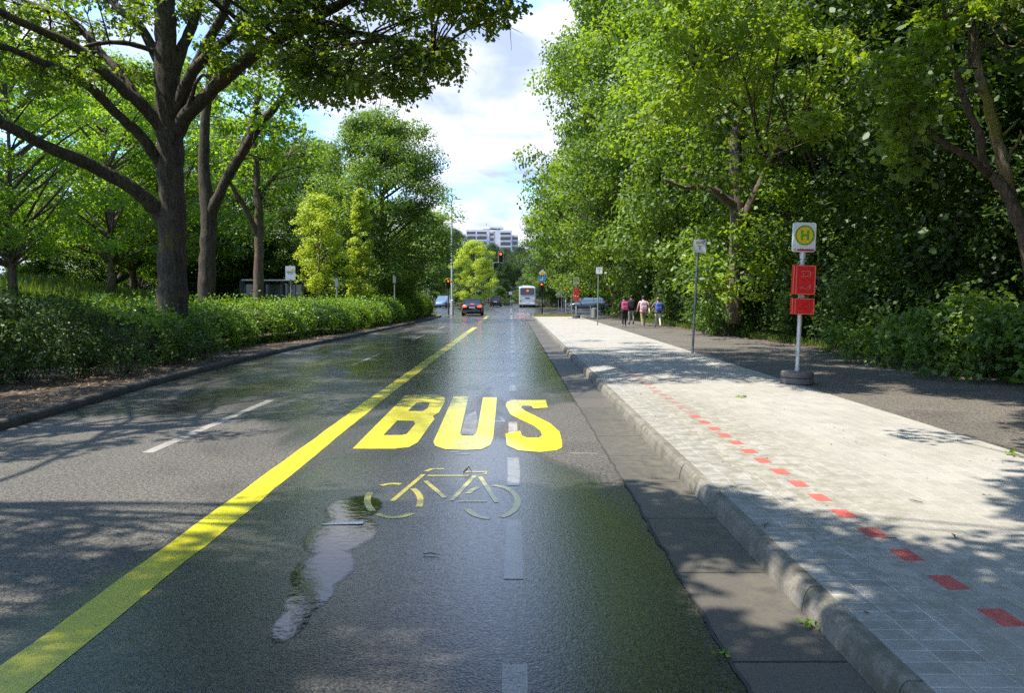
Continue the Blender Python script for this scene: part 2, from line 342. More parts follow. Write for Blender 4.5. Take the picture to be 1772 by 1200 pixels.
def leaf_mat(name, c0, c1, trans=0.45, tcol=None, gloss=0.5):
    """leaf: reflects, lets light through and shines a little; c0..c1 differ from leaf to leaf"""
    m = bpy.data.materials.new(name); m.use_nodes = True; t = m.node_tree; t.nodes.clear(); MATS[name] = m
    o = N(t, 'ShaderNodeOutputMaterial'); at_ = N(t, 'ShaderNodeAttribute', attribute_name='tint')
    oi = N(t, 'ShaderNodeObjectInfo')
    f = nmath(t, 'ADD', at_.outputs['Fac'], nmath(t, 'MULTIPLY', nmath(t, 'SUBTRACT', oi.outputs['Random'], 0.5), 0.3), clamp=True)
    c = nmix(t, f, (*c0, 1), (*c1, 1))
    d = N(t, 'ShaderNodeBsdfDiffuse'); t.links.new(c, d.inputs[0])
    tr = N(t, 'ShaderNodeBsdfTranslucent'); tm = tcol or (2.35, 2.1, 0.5)
    t.links.new(nmix(t, 1.0, c, (*tm, 1), 'MULTIPLY'), tr.inputs[0])
    gl = N(t, 'ShaderNodeBsdfGlossy'); gl.inputs['Roughness'].default_value = gloss; gl.inputs[0].default_value = (0.9, 0.95, 0.9, 1)
    m1 = N(t, 'ShaderNodeMixShader'); m1.inputs[0].default_value = trans; t.links.new(d.outputs[0], m1.inputs[1]); t.links.new(tr.outputs[0], m1.inputs[2])
    m2 = N(t, 'ShaderNodeMixShader'); m2.inputs[0].default_value = 0.03; t.links.new(m1.outputs[0], m2.inputs[1]); t.links.new(gl.outputs[0], m2.inputs[2])
    t.links.new(m2.outputs[0], o.inputs[0]); return m
leaf_mat('oak_leaf', (0.065, 0.12, 0.022), (0.16, 0.24, 0.036), 0.55)
leaf_mat('maple_leaf', (0.045, 0.098, 0.014), (0.20, 0.31, 0.036), 0.48)
leaf_mat('lime_leaf', (0.036, 0.082, 0.016), (0.16, 0.26, 0.04), 0.42)
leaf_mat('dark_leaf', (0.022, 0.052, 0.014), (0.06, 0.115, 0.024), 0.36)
leaf_mat('young_leaf', (0.20, 0.29, 0.030), (0.40, 0.48, 0.05), 0.40)
leaf_mat('sun_leaf', (0.115, 0.20, 0.022), (0.25, 0.36, 0.042), 0.42)
leaf_mat('hedge_leaf', (0.09, 0.18, 0.018), (0.22, 0.35, 0.032), 0.26)
leaf_mat('shrub_leaf', (0.05, 0.11, 0.025), (0.15, 0.25, 0.05), 0.42)
leaf_mat('shade_leaf', (0.016, 0.036, 0.009), (0.065, 0.12, 0.024), 0.3)  # leaf colour darkened to paint in the shade over the left shrubs
leaf_mat('park_leaf', (0.06, 0.12, 0.014), (0.18, 0.29, 0.034), 0.6, (2.5, 2.35, .55))
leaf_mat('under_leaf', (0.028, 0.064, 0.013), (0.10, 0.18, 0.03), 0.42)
leaf_mat('blue_leaf', (0.07, 0.12, 0.075), (0.13, 0.19, 0.12), 0.3)
leaf_mat('grass_blade', (0.06, 0.12, 0.02), (0.17, 0.24, 0.055), 0.35)
leaf_mat('dry_blade', (0.14, 0.17, 0.05), (0.34, 0.28, 0.13), 0.3)
pmat('galvanised', (0.36, 0.38, 0.39), 0.42, 0.6, var=0.12, vscale=9)
pmat('grey_pole', (0.24, 0.27, 0.27), 0.5, 0.3, var=0.15, vscale=5)
pmat('white_pole', (0.56, 0.59, 0.60), 0.4, 0.2, var=0.08, vscale=8)
pmat('dark_pole', (0.05, 0.055, 0.05), 0.5, 0.2)
pmat('sign_white', (0.74, 0.75, 0.76), 0.35, var=0.03)
pmat('sign_back', (0.30, 0.31, 0.32), 0.5, 0.5)
pmat('sign_yellow', (0.80, 0.57, 0.02), 0.35)
pmat('sign_green', (0.12, 0.36, 0.03), 0.35)
pmat('sign_red', (0.45, 0.03, 0.05), 0.35)
pmat('sign_blue', (0.05, 0.28, 0.62), 0.35)
pmat('sign_grey', (0.40, 0.42, 0.46), 0.4)
pmat('sign_text', (0.17, 0.19, 0.26), 0.5)
pmat('red_plastic', (0.68, 0.013, 0.010), 0.34, var=0.06, vscale=5, coat=0.2)
pmat('lit_red_ridge', (0.85, 0.17, 0.14), 0.3)  # lighter red paints in the light that ridges and brackets would catch
pmat('black_plastic', (0.014, 0.014, 0.014), 0.45)
pmat('rubber_grey', (0.15, 0.14, 0.135), 0.8, bump=0.004, bscale=50, var=0.15)
pmat('rubber', (0.02, 0.02, 0.02), 0.8)
pmat('rim', (0.45, 0.45, 0.46), 0.3, 0.8)
pmat('glass_dark', (0.012, 0.016, 0.020), 0.06, 0.0, spec=0.9)
pmat('glass_blue', (0.10, 0.15, 0.20), 0.06, 0.0, spec=0.9)
pmat('black_car_paint', (0.010, 0.010, 0.013), 0.2, coat=1.0)
pmat('blue_grey_paint', (0.11, 0.15, 0.20), 0.25, 0.4, coat=1.0)
pmat('light_blue_paint', (0.14, 0.22, 0.34), 0.25, 0.2, coat=1.0)
pmat('bus_paint', (0.52, 0.55, 0.58), 0.3, 0.1, coat=0.6, var=0.04, vscale=2)
pmat('tail_lit', (0.6, 0.03, 0.01), 0.2, emit=((1, 0.06, 0.02), 2.2))
pmat('tail_off', (0.35, 0.01, 0.01), 0.15, coat=0.5)
pmat('signal_lit', (0.8, 0.04, 0.01), 0.3, emit=((1, 0.07, 0.015), 3.0))
pmat('signal_green_lit', (0.05, 0.5, 0.2), 0.3, emit=((0.05, 0.9, 0.45), 1.2))
pmat('signal_off', (0.03, 0.03, 0.025), 0.2)
pmat('plate', (0.75, 0.75, 0.72), 0.4)
pmat('concrete_white', (0.66, 0.66, 0.67), 0.8, var=0.06, vscale=0.3)
pmat('concrete_grey', (0.42, 0.44, 0.48), 0.8, var=0.06, vscale=0.3)
pmat('balcony_front', (0.42, 0.50, 0.58), 0.6)
pmat('balcony_panel', (0.60, 0.62, 0.66), 0.7)
pmat('skin', (0.42, 0.25, 0.18), 0.6); pmat('hair_black', (0.012, 0.010, 0.009), 0.6); pmat('hair_brown', (0.22, 0.10, 0.05), 0.6)
pmat('cloth_black', (0.016, 0.016, 0.02), 0.85); pmat('cloth_pink', (0.72, 0.38, 0.40), 0.85); pmat('cloth_magenta', (0.42, 0.06, 0.16), 0.8)
pmat('cloth_olive', (0.22, 0.23, 0.11), 0.9); pmat('cloth_grey', (0.36, 0.37, 0.38), 0.9); pmat('cloth_white', (0.62, 0.61, 0.60), 0.9)
pmat('cloth_blue', (0.05, 0.11, 0.42), 0.7); pmat('cloth_plum', (0.17, 0.11, 0.18), 0.85); pmat('cloth_mottled', (0.48, 0.36, 0.42), 0.85, var=0.5, vscale=14)
pmat('trainer', (0.6, 0.6, 0.6), 0.7)
pmat('wood_dark', (0.05, 0.04, 0.03), 0.8)
pmat('white_litter', (0.85, 0.86, 0.88), 0.5)
pmat('twig', (0.05, 0.035, 0.02), 0.9)
pmat('core_shade', (0.022, 0.024, 0.012), 0.95)
# ------------------------------------------------------------------ leaves (one mesh per crown)
LEAF_SHAPES = {
    'oval': np.array([(0, -.5), (.26, -.2), (.3, .12), (0, .5), (-.3, .12), (-.26, -.2)], float),
    'lobed': np.array([(0, -.55), (.17, -.25), (.36, -.12), (.20, .06), (.40, .26), (.12, .38), (0, .55), (-.12, .38), (-.40, .26), (-.20, .06), (-.36, -.12), (-.17, -.25)], float),
    'maple': np.array([(0, -.45), (.30, -.32), (.20, -.08), (.50, .10), (.22, .18), (0, .55), (-.22, .18), (-.50, .10), (-.20, -.08), (-.30, -.32)], float),
    'blade': np.array([(-.05, 0), (.05, 0), (.035, .6), (0, 1.0), (-.035, .6)], float),
}
def leaf_object(name, pos, nrm, size, mat, parent=None, shape='oval', rng=None, tint=None, spin=None):
    """pos, nrm (n,3) arrays, size (n,): one mesh of single-face leaves"""
    sh = LEAF_SHAPES[shape]; k = len(sh); n = len(pos)
    nrm = nrm / (np.linalg.norm(nrm, axis=1, keepdims=True) + 1e-9)
    a = np.cross(nrm, rng.normal(size=(n, 3))) if spin is None else np.cross(nrm, spin)
    a /= (np.linalg.norm(a, axis=1, keepdims=True) + 1e-9); b = np.cross(nrm, a)
    V = pos[:, None, :] + (sh[None, :, 0, None] * a[:, None, :] + sh[None, :, 1, None] * b[:, None, :]) * size[:, None, None]
    # a slight fold: edges droop
    V += nrm[:, None, :] * (-(sh[:, 0] ** 2)[None, :, None] * 0.9 * size[:, None, None]) * 0.9
    me = bpy.data.meshes.new(name); me.vertices.add(n * k); me.vertices.foreach_set('co', V.reshape(-1).astype(np.float32))
    me.loops.add(n * k); me.loops.foreach_set('vertex_index', np.arange(n * k, dtype=np.int32))
    me.polygons.add(n); me.polygons.foreach_set('loop_start', np.arange(0, n * k, k, dtype=np.int32)); me.polygons.foreach_set('loop_total', np.full(n, k, np.int32))
    me.update(calc_edges=True)
    if tint is None: tint = rng.random(n)
    at_ = me.attributes.new('tint', 'FLOAT', 'POINT'); at_.data.foreach_set('value', np.repeat(np.clip(tint, 0, 1), k).astype(np.float32))
    me.materials.append(MATS[mat])
    return link(bpy.data.objects.new(name, me), parent)

def clump_leaves(centers, radii, per, leaf, rng, flat=0.62, updir=0.55, drop=None):
    """leaves of many clumps: returns pos, nrm, size, tint"""
    P, Nn, Sz, T = [], [], [], []
    for c, r in zip(centers, radii):
        n = int(per * (r ** 2)) + 6
        d = rng.normal(size=(n, 3)); d /= np.linalg.norm(d, axis=1, keepdims=True)
        rr = r * (0.35 + 0.65 * rng.random(n) ** 0.6) * (1 + 0.35 * np.sin(3 * d[:, 0] + 5 * d[:, 1] * c[0]) * d[:, 2])
        p = d * rr[:, None]; p[:, 2] *= flat; p[:, 2] -= 0.12 * (p[:, 0] ** 2 + p[:, 1] ** 2) / max(r, .1)
        P.append(p + np.array(c)); Nn.append(d * 0.5 + np.array([0, 0, updir]) + rng.normal(size=(n, 3)) * 0.42)
        Sz.append(leaf * (0.65 + 0.6 * rng.random(n))); T.append(np.clip(rng.random() * 0.7 + 0.3 * rng.random(n), 0, 1))
    return np.concatenate(P), np.concatenate(Nn), np.concatenate(Sz), np.concatenate(T)

def curve_pts(a, b, n, sag, rng, up=0.0):
    a, b = np.array(a, float), np.array(b, float); L = np.linalg.norm(b - a)
    m = (a + b) / 2 + rng.normal(size=3) * L * 0.06 + np.array([0, 0, sag * L])
    out = []
    for i in range(n + 1):
        t = i / n; out.append((1 - t) ** 2 * a + 2 * t * (1 - t) * m + t * t * b)
    return out

def make_tree(name, seed, H, base, RX, tr, ncl, per, leaf, lmat, bark='brown_bark', shape='oval', prof='round', clr=None, lean=(0, 0), flat=0.62, fork=None, barkn=9, nb=None):
    rng = np.random.default_rng(seed)
    root = empty(name, (0, 0, 0))
    cr_h = H - base; cl = []; rad = []
    cs = clr or 0.21 * RX
    lump = rng.random((6, 3))
    for i in range(ncl):
        t = rng.random()
        if prof == 'round': w = (math.sin(math.pi * min(1, (t * 0.86 + 0.14))) ** 0.55)
        elif prof == 'cone': w = (1 - t) ** 0.75 * min(1, (t + .12) * 5)
        elif prof == 'dome': w = math.sqrt(max(0, 1 - t ** 2.4)) * min(1, .55 + t * 2)
        else: w = (math.sin(math.pi * (t * 0.8 + 0.2)) ** 0.5)
        a = rng.random() * 2 * math.pi
        w *= 1 + 0.20 * math.sin(3 * a + lump[0, 0] * 6 + t * 5) + 0.14 * math.sin(5 * a + lump[1, 0] * 6 - t * 9)
        rr = RX * w * (1 - 0.62 * rng.random() ** 2.1)
        z = base + cr_h * t
        cl.append((rr * math.cos(a) + lean[0] * t, rr * math.sin(a) + lean[1] * t, z)); rad.append(cs * (0.6 + 0.75 * rng.random()))
    p, n, s, tn = clump_leaves(cl, rad, per, leaf, rng, flat)
    # trunk with limbs reaching into the clumps
    mb = MB(); top = base + cr_h * 0.72
    tp = []; rd = []
    for i in range(9):
        t = i / 8; z = top * t
        tp.append((lean[0] * max(0, (z - base) / cr_h) + math.sin(t * 5 + seed) * tr * .5 * t, lean[1] * max(0, (z - base) / cr_h) + math.cos(t * 4 + seed) * tr * .5 * t - math.cos(seed) * 0, z))
        rd.append(tr * (1 - 0.78 * t) * (1.35 if i == 0 else 1.0))
    mb.tube(tp, rd, barkn)
    idx = rng.permutation(ncl)[: (nb or min(ncl, 34))]
    for j in idx:
        c = np.array(cl[j]); zz = max(base * 0.75, c[2] - np.linalg.norm(c[:2]) * 0.75); k = min(8, max(1, zz / top * 8)); i0 = int(k); f = k - i0
        q = np.array(tp[i0]) * (1 - f) + np.array(tp[min(8, i0 + 1)]) * f
        L = np.linalg.norm(c - q); r0 = min(tr * 0.42, 0.018 * L + 0.02)
        pts = curve_pts(q, c, 5, 0.05, rng); mb.tube(pts, [r0 * (1 - .8 * i / 5) for i in range(6)], 5, False)
    mb.build('trunk', MATS[bark], root, smooth=True)
    leaf_object('crown', p, n, s, lmat, root, shape, rng, tn)
    return root
def place(o, x, y, z=0, rz=0, s=1.0, sz=None, label=None, cat='tree', group=None, name=None, first=False):
    c = o if first else copy_tree(o)
    if name: c.name = name
    c.location = (x, y, z); c.rotation_euler = (0, 0, rz); c.scale = (s, s, sz or s)
    return tag(c, label, cat, group)

# ------------------------------------------------------------------ the ground
KL = [(-6, -6.0), (0, -6.2), (5, -6.35), (9.3, -6.6), (14, -6.95), (19, -7.15), (24, -7.05), (28.4, -6.85), (36, -6.5), (43, -6.2), (52, -5.9), (58, -5.75), (64, -5.9), (120, -6)]
def kl(y):
    return float(np.interp(y, [p[0] for p in KL], [p[1] for p in KL]))
PH = 0.14; KX = 1.60                      # platform height, foot of the right kerb
def pathedge(y): return float(np.interp(y, [0, 14, 20, 33, 45, 57, 70], [9.9, 9.8, 9.6, 8.3, 7.9, 7.6, 7.8]))
Y_J0, Y_J1 = 63.0, 112.0                  # the crossing
def gz(x, y):
    """height of the open ground"""
    if y > Y_J0 - .5 and y < Y_J1: return -0.06
    k = kl(y)
    if x < k - 0.10:
        d = k - x
        z = 0.10 + max(0, min(1, (d - 4.0) / 14)) ** 1.3 * 2.2
        f = max(0, min(1, (y - 40) / 20)); g = max(0, min(1, (y - 8) / 16)) * .5 + .5
        return 0.10 + (z - 0.10) * (1 - f) * g
    if x > 1.72: return PH - 0.03 + (max(0, min(1, (x - 11) / 20)) * 0.8 if y < 60 else 0)
    return -0.06
ys = [-300, -60, -20, -6] + [i * 2.0 for i in range(-2, 32)] + [62.4, 62.6, 63, 70, 80, 95, 111, 112, 113, 125, 150, 200, 300, 500, 900, 1500]
offL = [-1500, -500, -200, -90, -60, -45, -36, -30, -26, -22, -19, -16, -13, -10, -8, -6, -4, -2, -0.8, -0.12, -0.08, 0]
xR = [KX + .1, KX + .14, 2.5, 5, 8, 9, 11, 13, 16, 20, 25, 31, 40, 60, 100, 250, 600, 1500]
mb = MB(); nx = len(offL) + len(xR); rows = []
for y in ys:
    k = kl(y); xs = [k + o for o in offL] + xR
    for x in xs: mb.v.append((x, y, gz(x, y)))
for j in range(len(ys) - 1):
    for i in range(nx - 1):
        a = j * nx + i; mb.f.append((a, a + 1, a + 1 + nx, a + nx)); mb.m.append(0)
tag(mb.build('ground', MATS['forest_floor']), kind='structure')

pm = pmat('water', (0.012, 0.012, 0.012), 0.035, bump=0.0010, bscale=16, spec=1.0)
pm.node_tree.nodes['Principled BSDF'].inputs['IOR'].default_value = 1.5
_t = pm.node_tree; _pos, _x, _y = geo(_t); _acc = None      # water fills the hollow, its rim broken up by the stones
for qx, qy, rx, ry in ((612, 880, .26, .42), (590, 925, .30, .50), (562, 985, .22, .42), (538, 1030, .15, .32), (505, 1078, .10, .26)):
    c = gr(qx, qy); _b = blob(_t, _x, _y, c.x, c.y, rx, ry); _acc = _b if _acc is None else nmath(_t, 'MAXIMUM', _acc, _b)
_n = nmath(_t, 'ADD', nmath(_t, 'MULTIPLY', noise(_t, _pos, 9, 4, 0.65), 0.5), nmath(_t, 'MULTIPLY', noise(_t, _pos, 55, 3, 0.8), 0.6))
_t.links.new(nmath(_t, 'MULTIPLY', nramp(_t, nmath(_t, 'ADD', _acc, nmath(_t, 'SUBTRACT', _n, 0.55)), 0.16, 0.42), nramp(_t, _acc, 0.0, 0.1)), _t.nodes['Principled BSDF'].inputs['Alpha'])
mb = MB(); mb.quad((-2.4, 3.1, 0.0018), (-.8, 3.1, 0.0018), (-.8, 7.4, 0.0018), (-2.4, 7.4, 0.0018)); tag(mb.build('puddle', pm), 'shallow puddle mirroring the sky left of the bicycle symbol', 'puddle', kind='structure')

def strip(name, mat, y0, y1, fa, fb, z, step=2.0, kind='structure', z2=None):
    n = max(1, int((y1 - y0) / step)); mb = MB()
    for i in range(n):
        a, b = y0 + (y1 - y0) * i / n, y0 + (y1 - y0) * (i + 1) / n
        mb.quad((fa(a), a, z), (fb(a), a, z if z2 is None else z2), (fb(b), b, z if z2 is None else z2), (fa(b), b, z))
    return tag(mb.build(name, MATS[mat]), kind=kind)
strip('road', 'asphalt', -8, 170, lambda y: kl(y) - .02, lambda y: 1.05 if y < 62 else 3.8, 0.0)
mb = MB(); mb.quad((-70, Y_J0, -0.004), (90, Y_J0, -0.004), (90, 104, -0.004), (-70, 104, -0.004)); tag(mb.build('side_road', MATS['asphalt']), kind='structure')
strip('gutter', 'gutter_slabs', -8, 60, lambda y: 1.05, lambda y: KX, 0.004)
# the broken joint between asphalt and gutter
mb = MB(); rg = np.random.default_rng(3); y = -4.0; px_ = 1.045
while y < 60:
    ny = y + 0.16; nxt = 1.045 + rg.normal() * 0.008; w = 0.005 + rg.random() * 0.008
    mb.quad((px_ - w, y, 0.007), (px_ + w, y, 0.007), (nxt + w, ny, 0.007), (nxt - w, ny, 0.007)); px_ = nxt; y = ny
tag(mb.build('road_crack', pmat('crack', (0.045, 0.043, 0.04), .9)), kind='structure')
strip('platform', 'pavers', -8, 57, lambda y: 2.14, lambda y: 5.2, PH)
strip('platform_border', 'border_pavers', -8, 57, lambda y: 1.72, lambda y: 2.14, PH)
strip('footpath', 'path_asphalt', -8, Y_J0, lambda y: 5.2, pathedge, PH - 0.004)
strip('path_edge_soil', 'soil', -8, 60, pathedge, lambda y: pathedge(y) + 0.9, PH - 0.008)
strip('soil_verge', 'soil', -8, 60, lambda y: kl(y) - 3.6, lambda y: kl(y) - .12, 0.115)
# meadow beyond the hedge, the grass tips by the crossing
mb = MB()
for j in range(30):
    for i in range(14):
        x0, x1 = -11 - i * 3.5, -11 - (i + 1) * 3.5; y0, y1 = 6 + j * 1.9, 6 + (j + 1) * 1.9
        if y1 > 62: continue
        mb.add([(x1, y0, gz(x1, y0) + .05), (x0, y0, gz(x0, y0) + .05), (x0, y1, gz(x0, y1) + .05), (x1, y1, gz(x1, y1) + .05)], [(0, 1, 2, 3)])
tag(mb.build('meadow', MATS['meadow']), kind='structure')
mb = MB(); mb.poly([[(1.75, 57), (5.2, 57), (5.1, 62), (3.4, 62.6), (2.0, 60.5)]], PH + .004); mb.poly([[(7.9, 55), (14, 52), (30, 50), (30, 62.8), (9.5, 62.8)]], PH + .012)
mb.poly([[(-5.9, 58), (-5.95, 62.3), (-12, 62.3), (-12, 56), (-8.6, 57)]], .125); tag(mb.build('grass_verge', MATS['dry_grass_soil']), kind='structure')

# kerbs: single stones a metre long
def kerb(name, mat, y0, y1, L, right=True, hgt=PH, foot=None):
    rg = np.random.default_rng(5); mb = MB(); y = y0
    while y < y1:
        a, b = y + 0.004, y + L - 0.004; j = rg.normal() * 0.003; jz = rg.normal() * 0.002
        secs = []
        for q in (a, a + .012, (a + b) / 2, b - .012, b):
            e = 0.004 if q in (a, b) else 0
            f = KX + j if right else foot(q)
            s = 1 if right else -1
            prof_ = [(f + s * e, -.05), (f + s * (.012 + e), hgt * .35), (f + s * (.03 + e), hgt - .03), (f + s * (.045 + e), hgt - .01), (f + s * .062, hgt - e * .5 + .001), (f + s * .12, hgt + .002 - e * .5), (f + s * .12, -.05)]
            secs.append([(p, q, z + (jz if z > 0 else 0)) for p, z in prof_])
        mb.loft(secs); y += L
    return tag(mb.build(name, MATS[mat]), kind='structure')
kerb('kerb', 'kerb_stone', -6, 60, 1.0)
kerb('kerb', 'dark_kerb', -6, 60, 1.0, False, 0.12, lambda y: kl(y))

# ------------------------------------------------------------------ markings
ZM = 0.0028
def gpx(l, z=0.0): return [(gr(x, y, z).x, gr(x, y, z).y) for x, y in l]
def mk(loops, mat, label, z=ZM):
    mb = MB()
    for l in loops: mb.poly(l, z)
    return tag(mb.build('road_marking', MATS[mat]), label, 'road marking', kind='structure')
def zz(l, ox=540, oy=620, k=3.0): return gpx([(ox + x / k, oy + y / k) for x, y in l])
rg = np.random.default_rng(11)
def ribbon(y0, y1, fx, w, step=0.35, jit=0.006):
    L = []; Rr = []; y = y0
    while y < y1 + 1e-6:
        L.append((fx(y) - w / 2 + rg.normal() * jit, y)); Rr.append((fx(y) + w / 2 + rg.normal() * jit, y)); y += step
    return [L + Rr[::-1]]
yl = lambda y: float(np.interp(y, [0, 12, 40, 65], [-2.27, -2.30, -2.06, -2.1]))
def ribm(segs, mat, label, fx, w, z=ZM, step=0.35):
    mb = MB()
    for a, b in segs:
        n = max(1, int((b - a) / step)); jl = [rg.normal() * .006 for _ in range(n + 1)]; jr = [rg.normal() * .006 for _ in range(n + 1)]
        for i in range(n):
            p, q = a + (b - a) * i / n, a + (b - a) * (i + 1) / n
            mb.quad((fx(p) - w / 2 + jl[i], p, z), (fx(p) + w / 2 + jr[i], p, z), (fx(q) + w / 2 + jr[i + 1], q, z), (fx(q) - w / 2 + jl[i + 1], q, z))
    return tag(mb.build('road_marking', MATS[mat]), label, 'road marking', kind='structure')
ribm([(-4, 41), (47, 64)], 'yellow_paint', 'broad yellow line dividing the bus lane from the other lanes', yl, 0.265)
B = [(210, 473), (485, 194), (640, 190), (688, 205), (688, 232), (658, 284), (628, 302), (636, 318), (612, 350), (548, 440), (505, 464), (430, 473)]
B1 = [(542, 233), (612, 233), (600, 262), (575, 277), (497, 277)]; B2 = [(442, 326), (528, 328), (535, 345), (492, 395), (468, 402), (370, 402)]
U = [(735, 200), (630, 435), (638, 458), (690, 475), (790, 480), (880, 476), (925, 455), (940, 420), (960, 205), (888, 205), (858, 372), (850, 395), (835, 405), (778, 405), (768, 392), (774, 370), (812, 200)]
S_ = [(1005, 250), (1012, 228), (1045, 219), (1213, 220), (1223, 258), (1150, 262), (1135, 250), (1092, 250), (1085, 258), (1105, 275), (1235, 340), (1285, 385), (1298, 440), (1298, 465), (1270, 480), (1180, 490), (1070, 482), (1010, 455), (1005, 395), (1080, 380), (1088, 405), (1115, 415), (1178, 416), (1195, 402), (1185, 378), (1150, 352), (1030, 295)]
mk([[zz(B), zz(B1), zz(B2)], [zz(U)], [zz(S_)]], 'yellow_paint', 'yellow BUS lettering painted across the bus lane', ZM + .001)
# bicycle, stencilled
def stroke(mb, pts, w=0.056, z=ZM):
    q = [Vector(p) for p in zz(pts)]
    for i in range(len(q) - 1):
        a, b = Vector((q[i].x, q[i].y / 1.05)), Vector((q[i + 1].x, q[i + 1].y / 1.05)); d = (b - a).normalized(); n = Vector((-d.y, d.x)) * w / 2
        c = [a + n, a - n, b - n, b + n]
        if i: c[0], c[1] = pa, pb
        pa, pb = c[3], c[2]
        mb.poly([[(c[0].x, c[0].y * 1.05), (c[1].x, c[1].y * 1.05), (c[2].x, c[2].y * 1.05), (c[3].x, c[3].y * 1.05)]], z)
def arc(cx, cy_, rx, ry, a0, a1, n=9): return [(cx + rx * math.cos(R(a0 + (a1 - a0) * i / n)), cy_ - ry * math.sin(R(a0 + (a1 - a0) * i / n))) for i in range(n + 1)]
mb = MB()
for a0, a1 in ((75, 118), (150, 218), (232, 312), (-22, 45)): stroke(mb, arc(425, 742, 138, 88, a0, a1))
for a0, a1 in ((-68, 88), (205, 268), (118, 150)): stroke(mb, arc(930, 748, 138, 86, a0, a1))
for s_ in ([(415, 745), (578, 606)], [(590, 590), (622, 577), (685, 577)], [(600, 612), (810, 612)], [(590, 640), (690, 728)], [(722, 742), (845, 612)], [(790, 592), (908, 592), (895, 604)], [(872, 618), (960, 752)], [(760, 745), (910, 745)]):
    stroke(mb, s_, 0.044)
tag(mb.build('road_marking', MATS['old_yellow']), 'worn yellow bicycle symbol painted in the bus lane', 'road marking', kind='structure')
# the old bicycle and arrow under BUS, scraped off
mb = MB()
for l in ([(800, 300), (850, 275), (860, 330), (850, 400), (770, 400), (785, 350)], [(975, 305), (1000, 322), (1005, 333), (930, 333), (930, 326), (985, 326)], [(720, 485), (760, 483), (760, 492), (715, 494)], [(740, 498), (820, 495), (822, 502), (745, 503)], [(1335, 491), (1480, 493), (1490, 500), (1340, 498)]):
    mb.poly([zz(l)], ZM - .001)
tag(mb.build('road_marking', MATS['old_white']), 'scraped off pale remains of an older marking under the lettering', 'road marking', kind='structure')
dsh = [(5.65 + 2.25 * k - 1.16 - 0.03, 5.65 + 2.25 * k) for k in range(-2, 22)]
dsh = [d for d in dsh if not (9 < d[0] < 9.5)]
ribm([(a, b) for a, b in dsh if a < 9 or a > 30], 'white_paint', 'thin broken white line along the middle of the bus lane', lambda y: 0.012, 0.118, step=.4)
ribm([(a, b) for a, b in dsh if 9 < a <= 30], 'old_white', 'faded stretch of the broken white line beyond the lettering', lambda y: 0.012, 0.118, step=.4)
ribm([(8.15, 12.3), (18.5, 22.5), (29, 33), (39, 43), (49, 53)], 'white_paint', 'broken white line between the two left lanes', lambda y: -4.07 + (y - 8) * .006, 0.13)
ribm([(66, 104)], 'white_paint', 'thin white line crossing the junction', lambda y: -0.1, 0.12)
mb = MB(); mb.poly([[(0.15, 56), (1.45, 56), (1.35, 76), (0.25, 76)]], ZM); tag(mb.build('road_marking', MATS['red_surface']), 'red surfaced stretch of the cycle lane at the junction', 'road marking', kind='structure')
mb = MB(); mb.poly([[(-.12, 77), (-.12, 54), (.02, 54), (.02, 77)]], ZM); mb.poly([[(1.5, 77), (1.5, 66), (1.62, 66), (1.62, 77)]], ZM); mb.poly([[(-1.7, 61.5), (-.6, 61.5), (-.6, 61.9), (-1.7, 61.9)]], ZM)
mb.poly([[(3.5, 64.5), (14, 74), (13.8, 74.4), (3.3, 65)]], ZM); mb.poly([[(1.8, 80), (4.6, 68), (4.8, 68), (2.05, 80)]], ZM)
tag(mb.build('road_marking', MATS['white_paint']), 'white lines framing the red cycle crossing', 'road marking', kind='structure')
# the row of red pavers
m = pmat('red_paver', (0.44, 0.10, 0.08), 0.8, bump=0.002, bscale=80, var=0.2, vscale=20)
mb = MB(); y = 1.3
while y < 20:
    a = y + rg.normal() * .006; mb.cur = 0 if y < 10 else 1  # far pavers: wear and shade both mixed into a duller red
    mb.box((2.452 + rg.normal() * .004, a + .11, PH + .0), (0.125 + rg.normal() * .003, 0.20, 0.006), rg.normal() * .012); y += 0.44
tag(mb.build('red_paver_row', [m, pmat('worn_shaded_paver', (0.30, 0.17, 0.15), 0.85, bump=0.002, bscale=80, var=0.25, vscale=9)]), 'row of single red pavers set along the grey platform', 'road marking', kind='structure')
# a few asphalt patches and joints
mb = MB()
for l in ([(785, 640), (788, 628), (885, 629), (888, 643)], ):
    pass
for a, b, c, d in ((-1.9, 17.2, 1.0, 17.23), (-2.0, 20.5, .95, 20.53), (-6.6, 26.2, 1, 26.23), (-3.2, 33.6, 1, 33.65)):
    mb.poly([[(a, b), (c, b + (.03 if c - a > 1 else 0)), (c, d), (a, d)]], 0.0032)
tag(mb.build('road_joint', MATS['rubber']), kind='structure')

# ------------------------------------------------------------------ trees
def inpoly(x, y, P):
    c = False; j = len(P) - 1
    for i in range(len(P)):
        if (P[i][1] > y) != (P[j][1] > y) and x < (P[j][0] - P[i][0]) * (y - P[i][1]) / (P[j][1] - P[i][1]) + P[i][0]: c = not c
        j = i
    return c
SUNNY = [gpx(l, .1) for l in (
    [(1048, 690), (1180, 668), (1310, 672), (1345, 664), (1440, 690), (1640, 742), (1545, 760), (1650, 795), (1690, 828), (1772, 832), (1772, 935), (1690, 905), (1560, 900), (1400, 884), (1370, 850), (1290, 835), (1270, 800), (1165, 790), (1100, 740)],
    [(690, 700), (860, 688), (1000, 690), (1045, 700), (1100, 745), (1150, 800), (1090, 818), (900, 828), (840, 805), (700, 795), (560, 815), (530, 790), (620, 740)],
    [(-300, 830), (0, 810), (120, 796), (260, 785), (380, 745), (480, 735), (560, 720), (660, 690), (600, 745), (520, 800), (430, 836), (330, 842), (150, 846), (0, 850), (-300, 850)],
    [(1450, 690), (1560, 680), (1720, 700), (1772, 715), (1772, 745), (1640, 742)])]
def sunny(x, y): return any(inpoly(x, y, P) for P in SUNNY)
